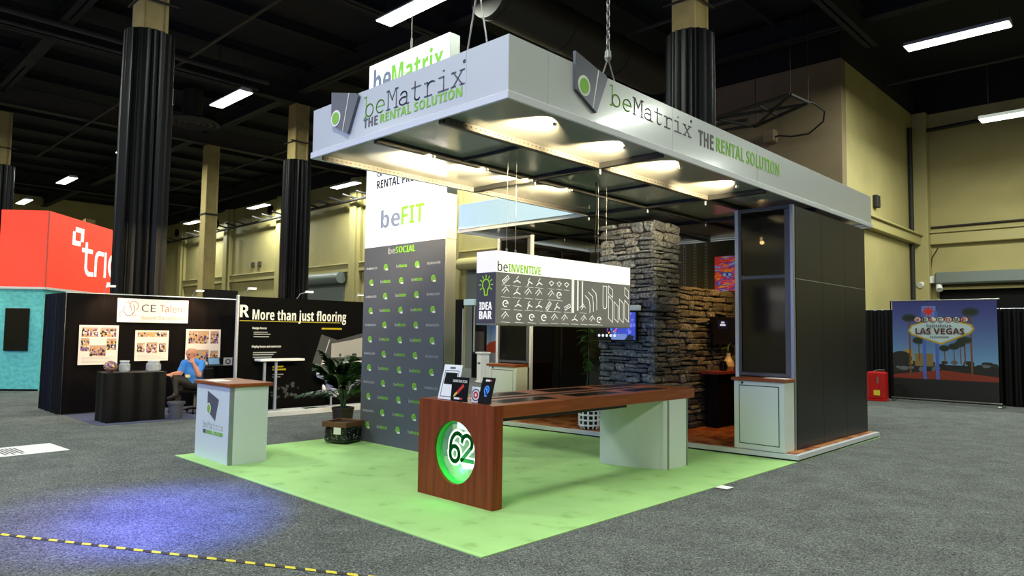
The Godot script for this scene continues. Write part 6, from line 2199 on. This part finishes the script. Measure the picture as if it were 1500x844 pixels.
	word(b, "lettering", "NEVADA", "sans", V(-0.035, Y.call(204), 190 * sx), V(0, 0, 1), 90 * sx, 11 * sy, M.bin)
	st = S()
	tube(st, V(0.0, bh + 0.05, -0.06), V(0, bh + 0.05, bw + 0.06), 0.02, -1, 8)
	obj("top_bar", st, M.wire, b)
	st = S()
	tube(st, V(0.0, 0.05, -0.06), V(0, 0.05, bw + 0.06), 0.02, -1, 8)
	obj("bottom_bar", st, M.wire, b)
	for z in [-0.05, bw + 0.05]:
		st = S()
		tube(st, V(0.03, 0, z), V(0.03, bh + 0.07, z), 0.016, -1, 8)
		obj("pole", st, M.black, b)
		box("foot", V(-0.3, -0.04, z - 0.05), V(0.25, 0.0, z + 0.05), M.wire, b, 0.01)
	var c := thing("red_case", "red plastic rolling case with a yellow sticker by the drape", "case", V(16.95, 0, -2.55))
	box("shell", V(0, 0.04, 0), V(0.3, 0.79, 0.47), M.red_case, c, 0.04)
	for z in [0.06, 0.17, 0.30, 0.41]:
		box("rib", V(-0.012, 0.10, z - 0.02), V(0.0, 0.70, z + 0.02), M.red_case, c, 0.005)
	box("sticker", V(-0.016, 0.16, 0.18), V(-0.012, 0.30, 0.34), M.yellow, c)
	box("handle", V(-0.02, 0.48, 0.27), V(-0.012, 0.66, 0.31), M.wire, c, 0.003)
	box("base_rim", V(-0.01, 0.0, -0.01), V(0.31, 0.06, 0.48), M.red_case, c, 0.01)
	st = S()
	sweep(st, [V(0.2, 0.78, 0.1), V(0.2, 0.83, 0.2), V(0.2, 0.84, 0.4)], 0.012, 6)
	obj("pull_bar", st, M.wire, c)

# ------------------------------------------------------------------ floor odds and ends, coloured stage light
func floor_bits():
	var p := thing("floor_poster", "white paper sheet with a dark printed block lying on the carpet", "paper", V(-1.65, 0.001, -7.72), 0.06)
	box("sheet", V(-0.75, 0, -0.42), V(0.75, 0.002, 0.42), M.paper, p)
	for k in 6:
		box("printed_line", V(0.02 + 0.045 * k, 0.002, -0.28), V(0.045 + 0.045 * k, 0.0025, 0.33 - 0.1 * (k % 2)), M.ink, p)
	tag(box("floor_card", V(3.6, 0.0085, 0.01), V(3.76, 0.0105, 0.16), M.paper), "small white square card on the floor at the green carpet edge", "card")
	var a := V(-2.43, 0, -3.16)
	var d := V(1.535, 0, 2.82).normalized()
	var n := V(-d.z, 0, d.x)
	var t := thing("hazard_tape", "yellow and black hazard tape stuck across the grey carpet", "tape", a)
	var st := S()
	var q := [d * -1.2 - n * 0.022, d * 4.0 - n * 0.022, d * 4.0 + n * 0.022, d * -1.2 + n * 0.022]
	var up := []
	for e in q:
		up.append(e + V(0, 0.004, 0))
	face(st, up, Vector3.UP)
	for k in 4:
		face(st, [q[k], q[(k + 1) % 4], up[(k + 1) % 4], up[k]], (q[k] + q[(k + 1) % 4]) / 2.0 - d * 1.4)
	obj("black_strip", st, M.tape_black, t)
	st = S()
	var top := [d * 0.0 - n * 0.021, d * 0.085 - n * 0.021, d * 0.115 + n * 0.021, d * 0.03 + n * 0.021]
	var tt := []
	for e in top:
		tt.append(e + V(0, 0.0052, 0))
	face(st, tt, Vector3.UP)
	var lo := []
	for e in top:
		lo.append(e + V(0, 0.004, 0))
	for k in 4:
		face(st, [lo[k], lo[(k + 1) % 4], tt[(k + 1) % 4], tt[k]], (lo[k] + lo[(k + 1) % 4]) / 2.0 - d * 0.057)
	var ms := st.commit()
	for k in 31:
		inst("yellow_stripe", ms, M.yellow, t, Transform3D(Basis.IDENTITY, d * (-1.15 + 0.165 * k)))
	# stage lights hung from the girder behind the photographer
	stage_light("blue stage light hung behind the carpet edge, outer one", V(-5.2, 8.6, 6.5), V(-1.15, 0, -2.8), Color(0.22, 0.32, 1.0), 1000.0, 5.0)
	stage_light("violet stage light hung behind the carpet edge, inner one", V(-4.2, 8.6, 6.5), V(-1.75, 0, -3.05), Color(0.5, 0.4, 1.0), 520.0, 5.2)
	# unseen glowing screen added to tint the left-facing sides bluish
	var w := thing("added_light_screen", "tall pale violet screen added out of view for bluish light from the left", "screen", V(-13.0, 0, -3.5))
	box("case", V(-0.3, 0, -3.0), V(0, 6.2, 3.0), M.black, w, 0.01)
	box("screen", V(0, 0.8, -2.9), V(0.01, 6.1, 2.9), glow(Color(0.72, 0.70, 1.0), 0.8, Color(0.2, 0.2, 0.25)), w)
	area(V(-12.95, 3.5, -3.5), V(1, 0, 0), Vector2(5.7, 5.2), 74.0, Color(0.30, 0.44, 1.0))

func stage_light(label: String, at: Vector3, aim: Vector3, c: Color, energy: float, angle: float):
	var s := thing("stage_light", label, "light", at)
	var d := (aim - at).normalized()
	var st := S()
	tube(st, -d * 0.3, d * 0.12, 0.11, 0.13, 16)
	obj("can", st, M.black, s)
	st = S()
	tube(st, d * 0.121, d * 0.125, 0.12, -1, 16)
	obj("lens", st, glow(c, 6.0), s)
	st = S()
	tube(st, V(0, 0.1, 0), V(0, 2.2, 0), 0.025, -1, 8)
	obj("hanger", st, M.black, s)
	spot(at + d * 0.16, aim, angle, energy, c, 0.06, 1.0)
